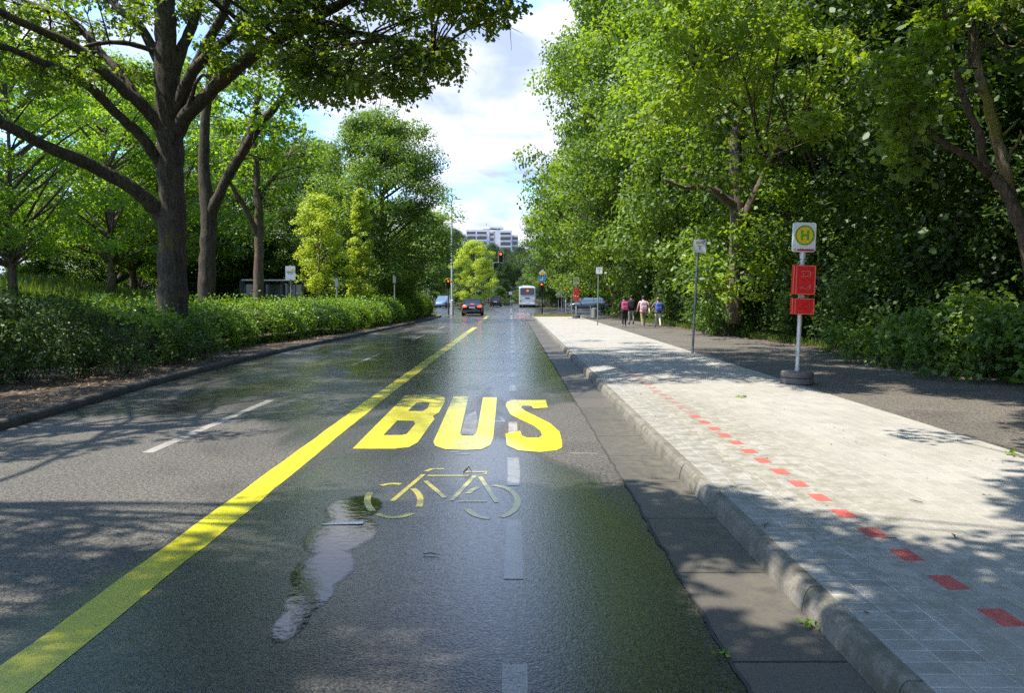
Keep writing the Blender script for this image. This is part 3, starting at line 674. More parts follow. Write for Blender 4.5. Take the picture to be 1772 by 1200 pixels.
def ground_of(p):
    k = p[2] / SUN_DIR.z; return p[0] - SUN_DIR.x * k, p[1] - SUN_DIR.y * k
def in_frame(p, m=0):
    q = to_px(p); return -m < q[0] < 1772 + m and -m < q[1] < 1200 + m
def keep(p, r):
    """the tree has no foliage where it would shade the sunlit ground (unless that foliage is seen)"""
    if in_frame(p, 30): return True
    g = ground_of(p)
    if any(sunny(g[0] + a * r, g[1] + b * r) for a, b in ((0, 0), (.7, 0), (-.7, 0), (0, .7), (0, -.7))): return False
    return True

# --- the great oak by the hedge
D0 = 20.8
def limb(mb, pts, n=9):
    """pts: (px, py, distance, thickness in photo pixels)"""
    P = [at(a, b, c) for a, b, c, w in pts]; rr = [w / 2 / F * c for a, b, c, w in pts]
    # resample smoothly
    out = []; ro = []
    for i in range(len(P) - 1):
        p0, p1, p2, p3 = P[max(i - 1, 0)], P[i], P[i + 1], P[min(i + 2, len(P) - 1)]
        for k in range(4):
            t = k / 4; q = 0.5 * ((2 * p1) + (p2 - p0) * t + (2 * p0 - 5 * p1 + 4 * p2 - p3) * t * t + (3 * p1 - p0 - 3 * p2 + p3) * t ** 3)
            out.append(q + Vector((random.gauss(0, .012), random.gauss(0, .012), random.gauss(0, .012))) * (1 if i else 0)); ro.append((rr[i] * (1 - t) + rr[i + 1] * t) * (1 + random.gauss(0, .04)))
    out.append(P[-1]); ro.append(rr[-1]); mb.tube(out, ro, n); return out
oak = empty('oak_tree', tuple(at(298, 540, D0).xy) + (0.3,), 0, 'big old oak with thick spreading limbs, the largest trunk, rising out of the hedge', 'tree', 'oaks in the hedge row')
ox = Vector(oak.location)
mb = MB(); NODES = []
LIMBS = [
    [(300, 575, D0, 64), (299, 540, D0, 54), (298, 470, D0, 47), (298, 390, D0, 46), (297, 320, D0, 44), (295, 270, D0, 44), (293, 225, D0, 43), (291, 170, D0, 42), (288, 120, D0, 40), (287, 60, D0, 36), (284, 0, D0, 33), (282, -90, D0, 26), (290, -200, D0, 12)],
    [(298, 250, D0, 30), (315, 210, D0 - .1, 27), (350, 172, D0 - .4, 23), (395, 130, D0 - .9, 22), (450, 85, D0 - 1.4, 21), (520, 48, D0 - 2, 18), (570, 18, D0 - 2.5, 17), (620, -10, D0 - 3, 14), (720, -50, D0 - 4, 10), (820, -70, D0 - 5, 6)],
    [(510, 52, D0 - 2, 11), (570, 52, D0 - 2.4, 10), (640, 60, D0 - 3, 9), (700, 70, D0 - 3.6, 7), (750, 92, D0 - 4, 5)],
    [(303, 200, D0, 22), (325, 140, D0 - .3, 19), (350, 105, D0 - .6, 17), (400, 62, D0 - 1, 15), (450, 38, D0 - 1.3, 13), (520, 30, D0 - 1.8, 9), (580, 40, D0 - 2.2, 6)],
    [(335, 120, D0 - .4, 16), (360, 70, D0 - .6, 15), (385, 25, D0 - .8, 14), (400, -30, D0 - 1, 11), (430, -100, D0 - 1.3, 7)],
    [(298, 130, D0, 22), (318, 80, D0 + .2, 19), (335, 35, D0 + .4, 17), (345, -10, D0 + .6, 14), (350, -90, D0 + .8, 8)],
    [(285, 385, D0, 30), (270, 362, D0 - .2, 28), (235, 330, D0 - .6, 25), (185, 300, D0 - 1.1, 24), (120, 270, D0 - 1.8, 21), (60, 243, D0 - 2.4, 19), (0, 212, D0 - 3, 18), (-120, 170, D0 - 4, 12), (-240, 130, D0 - 5, 6)],
    [(288, 300, D0, 24), (270, 272, D0 - .2, 20), (240, 232, D0 - .6, 18), (200, 195, D0 - 1, 17), (160, 155, D0 - 1.4, 16), (110, 122, D0 - 1.9, 14), (50, 98, D0 - 2.4, 12), (0, 80, D0 - 2.8, 11), (-120, 60, D0 - 3.6, 6)],
    [(292, 240, D0, 26), (262, 198, D0 - .3, 22), (220, 160, D0 - .7, 20), (170, 115, D0 - 1.1, 18), (120, 75, D0 - 1.5, 17), (60, 48, D0 - 2, 15), (0, 20, D0 - 2.4, 13), (-110, -30, D0 - 3, 8)],
    [(255, 190, D0 - .3, 14), (215, 135, D0 - .1, 12), (170, 85, D0 + .2, 12), (125, 35, D0 + .5, 11), (70, 12, D0 + .8, 9), (0, -20, D0 + 1.2, 6)],
    [(285, 130, D0, 18), (262, 80, D0 + .2, 16), (238, 40, D0 + .4, 15), (205, 15, D0 + .6, 13), (170, -20, D0 + .9, 9)],
    [(270, 90, D0, 9), (235, 78, D0 - .3, 9), (190, 72, D0 - .7, 8), (145, 82, D0 - 1, 5)],
    [(322, 205, D0 - .2, 9), (332, 165, D0 - .5, 7), (350, 130, D0 - .9, 5), (380, 140, D0 - 1.2, 3)],
]
for L in LIMBS: NODES += limb(mb, L, 12 if L is LIMBS[0] else 8)[3:]
NODE_A = np.array([tuple(q) for q in NODES])
rng = np.random.default_rng(21)
# regions of foliage: pixel outline, distances, clumps
OAKF = [
    ([(-40, -40), (250, -40), (440, -40), (440, 30), (300, 60), (150, 60), (60, 70), (-40, 70)], 19.5, 24, 90),
    ([(-40, 60), (120, 60), (180, 130), (120, 160), (-40, 150)], 18, 23, 34),
    ([(420, -40), (760, -40), (770, 40), (760, 90), (700, 110), (560, 120), (470, 110), (420, 60)], 16.5, 19.5, 88),
    ([(470, 80), (640, 80), (780, 70), (800, 120), (735, 150), (700, 170), (640, 150), (575, 178), (520, 165), (470, 130)], 16.0, 18.6, 66),
    ([(740, -40), (905, -40), (900, 8), (850, 38), (800, 22), (745, 20)], 15.0, 17.2, 28),
    ([(330, 60), (440, 60), (480, 140), (400, 150)], 19, 21.5, 14),
    ([(170, 110), (270, 130), (250, 160), (200, 150)], 20, 23, 6),
]
cl = []; rad = []
def sample(poly, rng):
    xs = [p[0] for p in poly]; ys_ = [p[1] for p in poly]
    while True:
        x = rng.uniform(min(xs), max(xs)); y = rng.uniform(min(ys_), max(ys_))
        if inpoly(x, y, poly): return x, y
for poly, d0, d1, n in OAKF:
    for _ in range(n):
        x, y = sample(poly, rng); cl.append(tuple(at(x, y, rng.uniform(d0, d1)))); rad.append(rng.uniform(.26, .52))
# the top and the parts overhead, above the view
k = 0
while k < 110:
    p = (ox.x + rng.normal() * 4.2 + 1.5, ox.y - 2 + rng.normal() * 3.6, rng.uniform(10.5, 16))
    if not in_frame(p, 40) and keep(p, .6): cl.append(p); rad.append(rng.uniform(.4, .8))
    k += 1
k = 0
while k < 190:            # the side that reaches over the street
    z = rng.uniform(8.0, 11.5); g = (rng.uniform(-3.5, 6.5), rng.uniform(13.3, 20.5)); p = (g[0] + SUN_DIR.x * z / SUN_DIR.z, g[1] + SUN_DIR.y * z / SUN_DIR.z, z); k += 1
    if not in_frame(p, 40) and keep(p, .5): cl.append(p); rad.append(rng.uniform(.3, .6))
# twigs from the nearest limb to each clump
def twigs(mb, cl, nodes, rng, r0=0.022, n=5, maxl=6, frac=1.0, prune=False):
    A = nodes
    for c in cl:
        if rng.random() > frac: continue
        c = np.array(c); dd = np.linalg.norm(A - c, axis=1) + 0.7 * np.maximum(0, A[:, 2] - c[2]); q = A[int(np.argmin(dd))]; L = np.linalg.norm(c - q)
        if L > maxl: continue
        pts = curve_pts(q, c, 5, 0.06, rng)
        if prune and any(sunny(*ground_of(u)) for u in pts): continue
        rr = min(.06, .010 + r0 * L * .6); mb.tube(pts, [rr * (1 - .8 * i / 5) for i in range(6)], n, False)
        for _ in range(2):
            e = c + rng.normal(size=3) * .32; mb.tube(curve_pts(pts[3], e, 3, .05, rng), [rr * .45, rr * .35, rr * .25, rr * .1], 4, False)
twigs(mb, cl, NODE_A, rng)
o = mb.build('trunk', MATS['oak_bark'], None, smooth=True); o.parent = oak; o.matrix_parent_inverse = Matrix.Translation(-ox)
p, n, s, tn = clump_leaves(cl, rad, 440, .125, rng, .75, .45)
o = leaf_object('crown', p, n, s, 'oak_leaf', None, 'lobed', rng, tn); o.parent = oak; o.matrix_parent_inverse = Matrix.Translation(-ox)

# --- trees beside and behind the camera, whose crowns throw the shade in the foreground
def shade_tree(name, base, top, boxes, n, lmat, bark, label, seed, leaf=.13, tr=.32, per=330, shape='lobed'):
    rng = np.random.default_rng(seed); cl = []; rad = []; tries = 0
    while len(cl) < n and tries < 30000:
        tries += 1; x0, x1, y0, y1, z0, z1 = boxes[rng.integers(len(boxes))]
        gx, gy, z = rng.uniform(x0, x1), rng.uniform(y0, y1), rng.uniform(z0, z1)
        p = (gx + SUN_DIR.x * z / SUN_DIR.z, gy + SUN_DIR.y * z / SUN_DIR.z, z); r = rng.uniform(.28, .62)
        if in_frame(p, 70) or not keep(p, r * .9): continue
        # light gaps: leave out whole patches
        if math.sin(gx * 1.9 + 1.3 * math.sin(gy * 1.1)) * math.sin(gy * 1.7 + .6 * gx) > (.26 if gy < 7 else .42): continue
        cl.append(p); rad.append(r)
    root = empty(name, (base[0], base[1], base[2]), 0, label, 'tree'); bv = Vector(base); mb = MB()
    tv = Vector(top); tp = [bv.lerp(tv, i / 6) + Vector((math.sin(i * 1.3 + seed) * .12, 0, 0)) for i in range(7)]
    mb.tube(tp, [tr * (1.25 if i == 0 else 1 - .1 * i) for i in range(7)], 10); nd = [np.array(q) for q in tp[3:]]
    # main limbs toward the far clumps
    A = np.array(cl)
    for _ in range(26):
        c = A[rng.integers(len(A))]; q = np.array(tp[rng.integers(4, 7)]); pts = curve_pts(q, c, 7, .10, rng); pts = [u + rng.normal(size=3) * .14 * (0 < i < 7) for i, u in enumerate(pts)]
        if any(sunny(*ground_of(u)) for u in pts): continue
        mb.tube(pts, [tr * .17 * (1 - .85 * i / 7) for i in range(8)], 7, False)
        nd += [z for z in pts[2:]]
    twigs(mb, cl, np.array(nd), rng, .012, 4, 9, .5, True)
    o = mb.build('trunk', MATS[bark], None, smooth=True); o.parent = root; o.matrix_parent_inverse = Matrix.Translation(-bv)
    p, n_, s, tn = clump_leaves(cl, rad, per, leaf, rng, .7, .5)
    o = leaf_object('crown', p, n_, s, lmat, None, shape, rng, tn); o.parent = root; o.matrix_parent_inverse = Matrix.Translation(-bv)
    return root
shade_tree('oak_tree', (-9.6, 8.6, .1), (-9.0, 8.9, 8.5), [(-8, -.6, 7.6, 21, 6.5, 11), (-8, 0.6, 2.0, 9.5, 6.5, 11), (-8, 0.6, 2.0, 7.5, 6.5, 11), (-14, -7, 8, 20, 8, 12), (-13, -7, 10, 22, 9, 13), (-13, -8, 10, 20, 9, 13), (-8, .8, .5, 6.6, 6.5, 11), (-8, .8, .5, 6.6, 6.5, 11), (-7.5, -1, 10, 20, 8.5, 12)], 860, 'oak_leaf', 'oak_bark', 'roadside oak beside the camera whose crown shades the left lanes', 31)
shade_tree('oak_tree', (-9.2, -3.2, .1), (-8.6, -3.0, 8.5), [(-8, 2, -3, 3.6, 6.5, 11)], 190, 'oak_leaf', 'oak_bark', 'roadside oak behind the camera beyond the left kerb', 32)
shade_tree('maple_tree', (9.4, 1.5, .1), (7.6, 2.0, 8.0), [(0.2, 9.5, -.5, 6.6, 5.5, 10), (0.2, 5, -.5, 6.2, 5.5, 10), (0.2, 5, -.5, 6.2, 5.5, 10), (0.2, 2.6, 1, 7.6, 5.5, 10), (4.4, 11, 1, 9.5, 5.0, 9)], 520, 'maple_leaf', 'brown_bark', 'wayside maple beside the camera whose crown shades the platform', 33, .14)
shade_tree('oak_tree', (14.6, 12.0, .1), (13.2, 12.4, 9.0), [(5.3, 15, 8.5, 23, 8, 13.5), (5.3, 10, 9, 21, 8, 12), (5.3, 9.5, 9, 18, 8, 12)], 760, 'oak_leaf', 'brown_bark', 'unseen oak added to shade the footpath and the wood edge', 34, .13)  # added out of view, its crown placed to darken path and undergrowth

# --- general kinds
P_BIG = make_tree('woodland_tree', 41, 21, 2.2, 7.0, .36, 330, 155, .21, 'maple_leaf', 'brown_bark', 'oval', 'tall', clr=1.25, flat=.6, nb=60)
P_BIG2 = make_tree('woodland_tree', 42, 19, 2.0, 6.4, .32, 300, 165, .20, 'lime_leaf', 'brown_bark', 'oval', 'round', clr=1.2, flat=.55, nb=60)
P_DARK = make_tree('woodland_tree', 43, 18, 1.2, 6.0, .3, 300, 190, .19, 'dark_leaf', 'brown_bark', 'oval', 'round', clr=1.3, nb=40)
P_PARK = make_tree('park_tree', 44, 13, 2.6, 4.6, .22, 150, 200, .16, 'park_leaf', 'brown_bark', 'maple', 'round', clr=.95, flat=.5, nb=70)
P_LIME = make_tree('park_tree', 45, 13.5, 1.9, 4.8, .24, 320, 260, .15, 'lime_leaf', 'brown_bark', 'oval', 'dome', clr=1.0, flat=.6, nb=60)
used = set()
def put(proto, x, y, rz, s, label, name=None, group=None, sz=None, z=None):
    f = proto.name not in used; used.add(proto.name)
    o = place(proto, x, y, gz(x, y) if z is None else z, rz, s, sz, label, 'tree', group, None, first=f)
    if f: KIDS.setdefault(proto.name, children(proto))
    return o
for pr in (P_BIG, P_BIG2, P_DARK, P_PARK, P_LIME): KIDS[pr.name] = children(pr)

# right hand wood: the edge
GE = 'tall trees along the right edge of the street'
put(P_BIG, 9.9, 51, 0.4, 1.16, 'tallest bright tree whose crown hangs over the far end of the bus platform', None, GE, 1.42)
put(P_BIG2, 12.6, 39.5, 2.1, 1.1, 'broad tree behind the walking children with low branches over the path', None, GE, 1.4)
put(P_BIG2, 9.3, 61, 4.0, 1.05, 'tall tree above the clipped round bush by the crossing', None, GE, 1.4)
put(P_BIG, 10.5, 73, 3.1, 1.0, 'tall tree behind the silver estate car at the crossing', None, GE)
put(P_LIME, 7.6, 116, 1.0, 1.25, 'mid green tree beyond the crossing above the white coach', None, GE)
put(P_BIG2, 12.5, 118, 5.0, 0.85, 'leafy tree beyond the crossing right of the white coach', None, GE)
put(P_LIME, 9.2, 137, 2.5, 1.1, 'smaller leafy tree far beyond the coach', None, GE)
put(P_BIG, 13.2, 31.5, 5.2, 0.98, 'thick trunked tree with lit branches at the wood edge', None, GE)
WOOD = 'leafy tree standing deep in the dark wood behind the footpath'
GW = 'trees deep in the dark wood'
rs = np.random.default_rng(9)
for (x, y) in [(15, 10), (15, 18), (15, 25), (17, 33), (17, 44), (18, 56), (18, 67), (24, 14), (25, 24), (26, 36), (27, 48), (27, 62), (33, 22), (35, 40), (36, 58), (14, 3), (22, 5)]:
    put(P_DARK, x, y, rs.uniform(0, 6.28), rs.uniform(.9, 1.15), WOOD, None, GW)
# left hand park
put(P_LIME, -8.8, 50.5, 0.5, 1.02, 'big dense dark green tree at the street corner behind the columnar tree', None, None)
put(P_LIME, -15.5, 57, 2.2, 0.98, 'dense dark tree filling the gap behind the two young yellow trees', None, None)
GP = 'park trees behind the hedge'
for i, (x, y, s, pr, lab) in enumerate([
    (-20.5, 38, .95, P_PARK, 'leafy park tree behind the thin trunk left of the young yellow trees'),
    (-19.5, 29, .8, P_PARK, 'small park tree with a dark forked trunk on the meadow left of the oak'),
    (-21.5, 47, 1.15, P_PARK, 'bright park tree rising behind the twin stemmed tree'),
    (-24.0, 25, .85, P_PARK, 'park tree at the far left edge above the shrubs'),
    (-29.0, 38, 1.1, P_PARK, 'larger park tree at the back of the meadow near the left edge'),
    (-25.5, 50, 1.15, P_PARK, 'park tree at the back of the meadow just left of the oak trunk')]):
    put(pr, x, y, i * 1.9 + .4, s, lab, None, GP)
PARKB = 'leafy park tree in the green mass behind the meadow'
for (x, y) in [(-22, 58), (-30, 56), (-38, 50), (-45, 40), (-22, 66), (-33, 66), (-44, 58), (-46, 28)]:
    put(P_LIME if rs.random() < .3 else P_PARK, x, y, rs.uniform(0, 6.28), rs.uniform(1.0, 1.3), PARKB, None, 'park trees far behind the meadow')
# beyond the crossing
for (x, y, s, pr) in [(-14, 121, 1.15, P_LIME), (-21, 118, 1.3, P_PARK), (-29, 120, 1.3, P_LIME), (-38, 116, 1.35, P_PARK), (-17, 150, 1.15, P_PARK), (-9, 176, .95, P_LIME), (2, 190, .76, P_DARK), (9, 186, .74, P_DARK), (-15, 188, 1.0, P_DARK), (-5, 182, .78, P_DARK), (-11, 140, .75, P_LIME), (-24, 165, 1.2, P_LIME), (18, 150, 1.0, P_DARK), (22, 130, 1.1, P_DARK), (30, 122, 1.1, P_BIG2), (-2, 205, .8, P_DARK), (5, 165, .68, P_LIME), (-50, 112, 1.4, P_LIME), (40, 118, 1.1, P_BIG2)]:
    put(pr, x, y, rs.uniform(0, 6.28), s, 'dark leafy tree in the green belt closing the far end of the street', None, 'trees closing the far end of the street')

# individual trees
def hero_tree(name, D, limbs, foliage, lmat, bark, label, seed, leaf, per, shape='oval', r=(.3, .6), base_z=0.3, nlimb=8, flat=.65, tw=.018, group=None):
    rng = np.random.default_rng(seed); mb = MB(); nd = []
    for L in limbs: nd += limb(mb, L, nlimb)[2:]
    b = at(limbs[0][0][0], limbs[0][0][1], limbs[0][0][2]); root = empty(name, (b.x, b.y, base_z), 0, label, 'tree', group); bv = Vector(root.location)
    cl = []; rad = []
    for poly, d0, d1, n in foliage:
        for _ in range(n):
            x, y = sample(poly, rng); cl.append(tuple(at(x, y, rng.uniform(d0, d1)))); rad.append(rng.uniform(*r))
    twigs(mb, cl, np.array([tuple(q) for q in nd]), rng, tw, 4, 9, .5 if len(cl) > 150 else 1.0)
    o = mb.build('trunk', MATS[bark], None, smooth=True); o.parent = root; o.matrix_parent_inverse = Matrix.Translation(-bv)
    p, n_, s, tn = clump_leaves(cl, rad, per, leaf, rng, flat, .5)
    o = leaf_object('crown', p, n_, s, lmat, None, shape, rng, tn); o.parent = root; o.matrix_parent_inverse = Matrix.Translation(-bv)
    return root
d = 27.0
hero_tree('maple_tree', d, [
    [(356, 545, d, 34), (358, 480, d, 28), (360, 420, d, 27), (362, 370, d, 27), (355, 320, d, 20), (352, 260, d, 18), (356, 200, d, 15), (362, 140, d, 11), (370, 60, d, 8)],
    [(362, 375, d, 24), (380, 335, d - .2, 17), (410, 280, d - .4, 15), (450, 215, d - .7, 14), (485, 175, d - 1, 11), (520, 135, d - 1.3, 8), (570, 100, d - 1.6, 5)],
    [(405, 290, d - .4, 10), (430, 230, d - .1, 9), (445, 180, d + .2, 8), (450, 120, d + .5, 5)]],
    [([(320, 80), (470, 110), (540, 150), (510, 200), (430, 250), (380, 230), (330, 180)], d - 2.5, d + 2.5, 46), ([(420, 160), (520, 180), (500, 290), (440, 300)], d - 1, d + 3, 14)],
    'park_leaf', 'oak_bark', 'twin stemmed dark tree just right of the big oak', 51, .15, 260, 'maple', (.35, .65))
d = 30.0
hero_tree('maple_tree', d, [
    [(447, 540, d, 20), (448, 470, d, 16), (449, 400, d, 15), (447, 345, d, 14), (443, 280, d, 10), (440, 220, d, 8), (445, 160, d, 6)],
    [(446, 410, d, 10), (432, 375, d - .3, 9), (415, 345, d - .6, 8), (395, 310, d - 1, 5)],
    [(447, 350, d, 8), (465, 320, d + .2, 7), (480, 300, d + .4, 6), (500, 270, d + .7, 4)]],
    [([(380, 200), (520, 190), (560, 260), (540, 340), (480, 350), (400, 330), (370, 270)], d - 2, d + 3, 46)],
    'park_leaf', 'brown_bark', 'slender tree with one pale sunlit branch left of the young yellow trees', 52, .15, 240, 'maple', (.35, .6))
# thin pale trees at the right edge
d = 14.0
hero_tree('maple_tree', d, [
    [(1800, 640, d, 30), (1795, 560, d, 26), (1788, 490, d, 24), (1768, 400, d, 22), (1748, 345, d, 20), (1722, 310, d, 18), (1705, 290, d, 15), (1692, 230, d - .2, 12), (1672, 180, d - .4, 11), (1655, 120, d - .6, 9), (1640, 70, d - .8, 7), (1630, 0, d - 1, 5)],
    [(1710, 302, d, 14), (1690, 282, d - .3, 11), (1665, 265, d - .6, 11), (1630, 245, d - .9, 10), (1600, 215, d - 1.2, 8), (1585, 190, d - 1.5, 6), (1560, 150, d - 1.7, 4)],
    [(1690, 118, d - .3, 3), (1660, 117, d - .4, 4), (1634, 118, d - .5, 3)]],
    [([(1490, 130), (1560, 60), (1640, 40), (1650, 130), (1620, 200), (1590, 230), (1540, 210)], d - 2.6, d - .4, 44), ([(1530, 200), (1590, 190), (1580, 290), (1540, 310), (1520, 260)], d - 2.4, d - .8, 13), ([(1560, -30), (1772, -30), (1700, 40), (1600, 30)], d - 2, d + 1, 24), ([(1600, 190), (1640, 190), (1640, 215), (1610, 215)], d - 2, d - 1, 3)],
    'maple_leaf', 'brown_bark', 'leaning maple at the right edge forking into two thin stems', 53, .15, 230, 'maple', (.20, .36), .1, 8, .7, .014)
hero_tree('maple_tree', d, [
    [(1830, 640, d + 1, 28), (1808, 560, d + .8, 24), (1790, 480, d + .6, 22), (1772, 400, d + .4, 20), (1752, 350, d + .2, 19), (1740, 300, d, 20), (1728, 250, d, 19), (1712, 190, d, 17), (1698, 130, d, 14), (1688, 80, d, 12), (1678, 30, d, 10), (1670, -40, d, 8)],
    [(1742, 285, d, 6), (1752, 260, d - .1, 5), (1762, 245, d - .2, 4), (1766, 225, d - .3, 3)],
    [(1735, 235, d, 5), (1755, 215, d + .1, 4), (1765, 205, d + .2, 3)],
    [(1688, 80, d, 6), (1720, 76, d + .2, 6), (1760, 82, d + .3, 4), (1790, 80, d + .3, 3)],
    [(1706, 162, d, 5), (1680, 153, d - .2, 4), (1665, 165, d - .3, 3)]],
    [([(1640, -60), (1790, -60), (1780, 20), (1660, 10)], d - 1, d + 2, 22)],
    'maple_leaf', 'pale_bark', 'thin tree with pale lichen covered bark at the right edge, behind the leaning maple', 54, .15, 200, 'maple', (.22, .4), .1, 8, .7, .012)
# tree with big lit leaves hanging over the path
d = 24.0
hero_tree('cherry_tree', d + 2, [
    [(1270, 560, d + 5, 30), (1272, 480, d + 5, 27), (1276, 410, d + 5, 26), (1275, 350, d + 5, 26), (1272, 290, d + 5, 22), (1275, 230, d + 5, 20), (1300, 150, d + 4, 14)],
    [(1276, 360, d + 5, 18), (1255, 345, d + 4.7, 15), (1225, 325, d + 4.4, 13), (1185, 325, d + 4, 8), (1150, 310, d + 3.6, 5)],
    [(1274, 330, d + 5, 14), (1250, 312, d + 4.8, 12), (1205, 300, d + 4.4, 9), (1180, 290, d + 4, 6)],
    [(1285, 390, d + 5, 20), (1305, 340, d + 4.6, 17), (1325, 300, d + 4.2, 15), (1345, 240, d + 3, 12), (1330, 215, d + 1.6, 11), (1290, 190, d, 10), (1250, 160, d - 2, 7), (1200, 120, d - 3.4, 4)],
    [(1345, 240, d + 3, 10), (1400, 190, d + 1, 9), (1430, 130, d - 1, 7), (1440, 60, d - 2.5, 5)],
    [(1330, 215, d + 1.6, 8), (1380, 210, d - 1, 7), (1400, 215, d - 3, 5), (1360, 250, d - 4, 4), (1320, 275, d - 4.5, 3)]],
    [([(1150, 40), (1260, 20), (1400, 60), (1400, 150), (1310, 150), (1260, 165), (1190, 185), (1150, 200), (1140, 180), (1165, 120)], d - 7, d - 2, 92),
     ([(1150, -40), (1400, -40), (1400, 40), (1270, 40), (1160, 30)], d - 6, d - 1, 40),
     ([(1400, 60), (1520, 30), (1520, 140), (1440, 190), (1390, 160)], d - 7, d - 2, 30),
     ([(1300, 240), (1370, 200), (1440, 190), (1440, 235), (1380, 250), (1310, 290)], d - 8, d - 5, 20),
     ([(1100, 190), (1200, 180), (1160, 240), (1100, 235)], d - 2, d + 1, 14),
     ([(1190, 400), (1260, 420), (1340, 400), (1340, 540), (1200, 540)], d + 2.5, d + 4.3, 18),
     ([(1140, 160), (1420, 140), (1420, 230), (1330, 260), (1200, 250)], d - 4, d + 1, 46)],
    'sun_leaf', 'brown_bark', 'tree hanging large bright yellow green leaves over the footpath behind the bus stop post', 55, .15, 250, 'oval', (.25, .5), .1, 9, .6, .014)

# the young yellow trees
t = make_tree('columnar_tree', 61, 7.9, 1.5, .95, .07, 150, 900, .11, 'young_leaf', 'pale_bark', 'oval', 'cone', clr=.30, nb=30)
place(t, at(625, 513, 44).x, 44, .1, .3, 1.0, None, 'narrow young yellow leaved tree tapering to a point behind the hedge', 'tree', 'young yellow trees', first=True)
t = make_tree('young_tree', 62, 7.3, 1.7, 1.4, .08, 110, 480, .12, 'young_leaf', 'pale_bark', 'oval', 'dome', clr=.40, nb=30)
place(t, at(553, 513, 42).x, 42, .1, 1.3, 1.0, None, 'rounder young yellow green tree left of the narrow one', 'tree', 'young yellow trees', first=True)
t = make_tree('lime_tree', 63, 9.6, 1.4, 3.4, .14, 170, 300, .16, 'young_leaf', 'brown_bark', 'oval', 'dome', clr=.62, nb=40)
place(t, at(820, 500, 108).x, 108, -.05, .3, 1.0, None, 'yellow green round tree on the island beyond the red signal', 'tree', None, first=True)

# ------------------------------------------------------------------ hedge and shrubs
def hedge(name, y0, y1, front, depth, h0, h1, label, seed, dens=420, leaf=.075, lmat='hedge_leaf', top_tilt=.35, z0=.15):
    """clipped hedge between two distances along the left verge: front(y) is its road side"""
    rng = np.random.default_rng(seed); root = empty(name, (front((y0 + y1) / 2) - depth / 2, (y0 + y1) / 2, z0), 0, label, 'hedge')
    L = y1 - y0
    def surf(v, u):          # v along, u around: 0..1 front, 1..2 top, 2..2.4 back ; returns point and outward normal
        y = y0 + v * L; h = np.interp(v, [0, 1], [h0, h1]) * (1 + .06 * np.sin(y * 1.9 + seed) + .05 * np.sin(y * 4.3)); fr = np.array([front(q) for q in y]) + .16 * np.sin(y * 1.3 + seed * 2) + .10 * np.sin(y * 3.7)
        P = np.zeros((len(v), 3)); Nn = np.zeros((len(v), 3))
        A = u < 1; B_ = (u >= 1) & (u < 2); C_ = u >= 2
        bul = np.sin(np.clip(u, 0, 1) * math.pi) * .18
        P[A] = np.stack([fr[A] + bul[A] - .25 * (u[A] ** 3), y[A], z0 + h[A] * u[A] ** .9], 1); Nn[A] = (1, 0, .25)
        t = u - 1; P[B_] = np.stack([fr[B_] - .25 - t[B_] * (depth - .25), y[B_], z0 + h[B_] + top_tilt * np.sin(t[B_] * math.pi / 2) * 1.0], 1); Nn[B_] = (.15, 0, 1)
        P[C_] = np.stack([fr[C_] - depth, y[C_], z0 + (h[C_] + top_tilt) * (1 - (u[C_] - 2) * 2)], 1); Nn[C_] = (-1, 0, .2)
        return P, Nn
    n = int(L * (h0 + depth + .6) * dens); v = rng.random(n); u = rng.random(n) * 2.35
    ends = rng.random(n) < (depth * 1.3 / (L * 3 + 3)); v[ends] = np.where(rng.random(ends.sum()) < .5, 0.0, 1.0) + rng.normal(size=ends.sum()) * .004
    P, Nn = surf(v, u)
    d = rng.normal(size=(n, 3)) * .07; d[:, 2] += np.where((u > .9) & (u < 2), rng.random(n) ** 7 * .34, 0); P = P + d - Nn * (rng.random(n)[:, None] ** 2) * .14
    nn = Nn * .5 + rng.normal(size=(n, 3)) * .6 + np.array([0, 0, .3])
    o = leaf_object('foliage', P, nn, leaf * (.6 + .8 * rng.random(n)), lmat, None, 'oval', rng); bv = Vector(root.location); o.parent = root; o.matrix_parent_inverse = Matrix.Translation(-bv)
    # solid dark core standing in for the shaded inside, blocks the view through
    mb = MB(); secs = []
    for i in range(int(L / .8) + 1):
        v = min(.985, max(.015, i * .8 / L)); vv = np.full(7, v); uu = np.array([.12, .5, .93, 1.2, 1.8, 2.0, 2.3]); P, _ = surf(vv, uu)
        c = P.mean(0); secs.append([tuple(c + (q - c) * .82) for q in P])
    mb.loft(secs); o = mb.build('hedge_core', MATS['core_shade']); o.parent = root; o.matrix_parent_inverse = Matrix.Translation(-bv)
    return root
HF = lambda y: float(np.interp(y, [8, 14.9, 22.7, 28, 33.6, 45, 59], [-8.3, -8.4, -8.75, -8.2, -7.35, -6.95, -6.6]))
hedge('hedge', 17.6, 35.5, HF, 2.6, .98, .98, 'long clipped hedge with a sunlit bright green top running from the oak along the verge', 71, 430, .085)
hedge('hedge', 36.0, 47.0, HF, 2.2, 1.0, 1.15, 'shaded middle stretch of hedge below the narrow yellow tree', 72, 330, .095, top_tilt=.3)
hedge('hedge', 47.6, 60.0, HF, 2.6, 1.35, 1.5, 'bright bushy end of the hedge by the crossing and the street lamp', 73, 300, .10, top_tilt=.3)

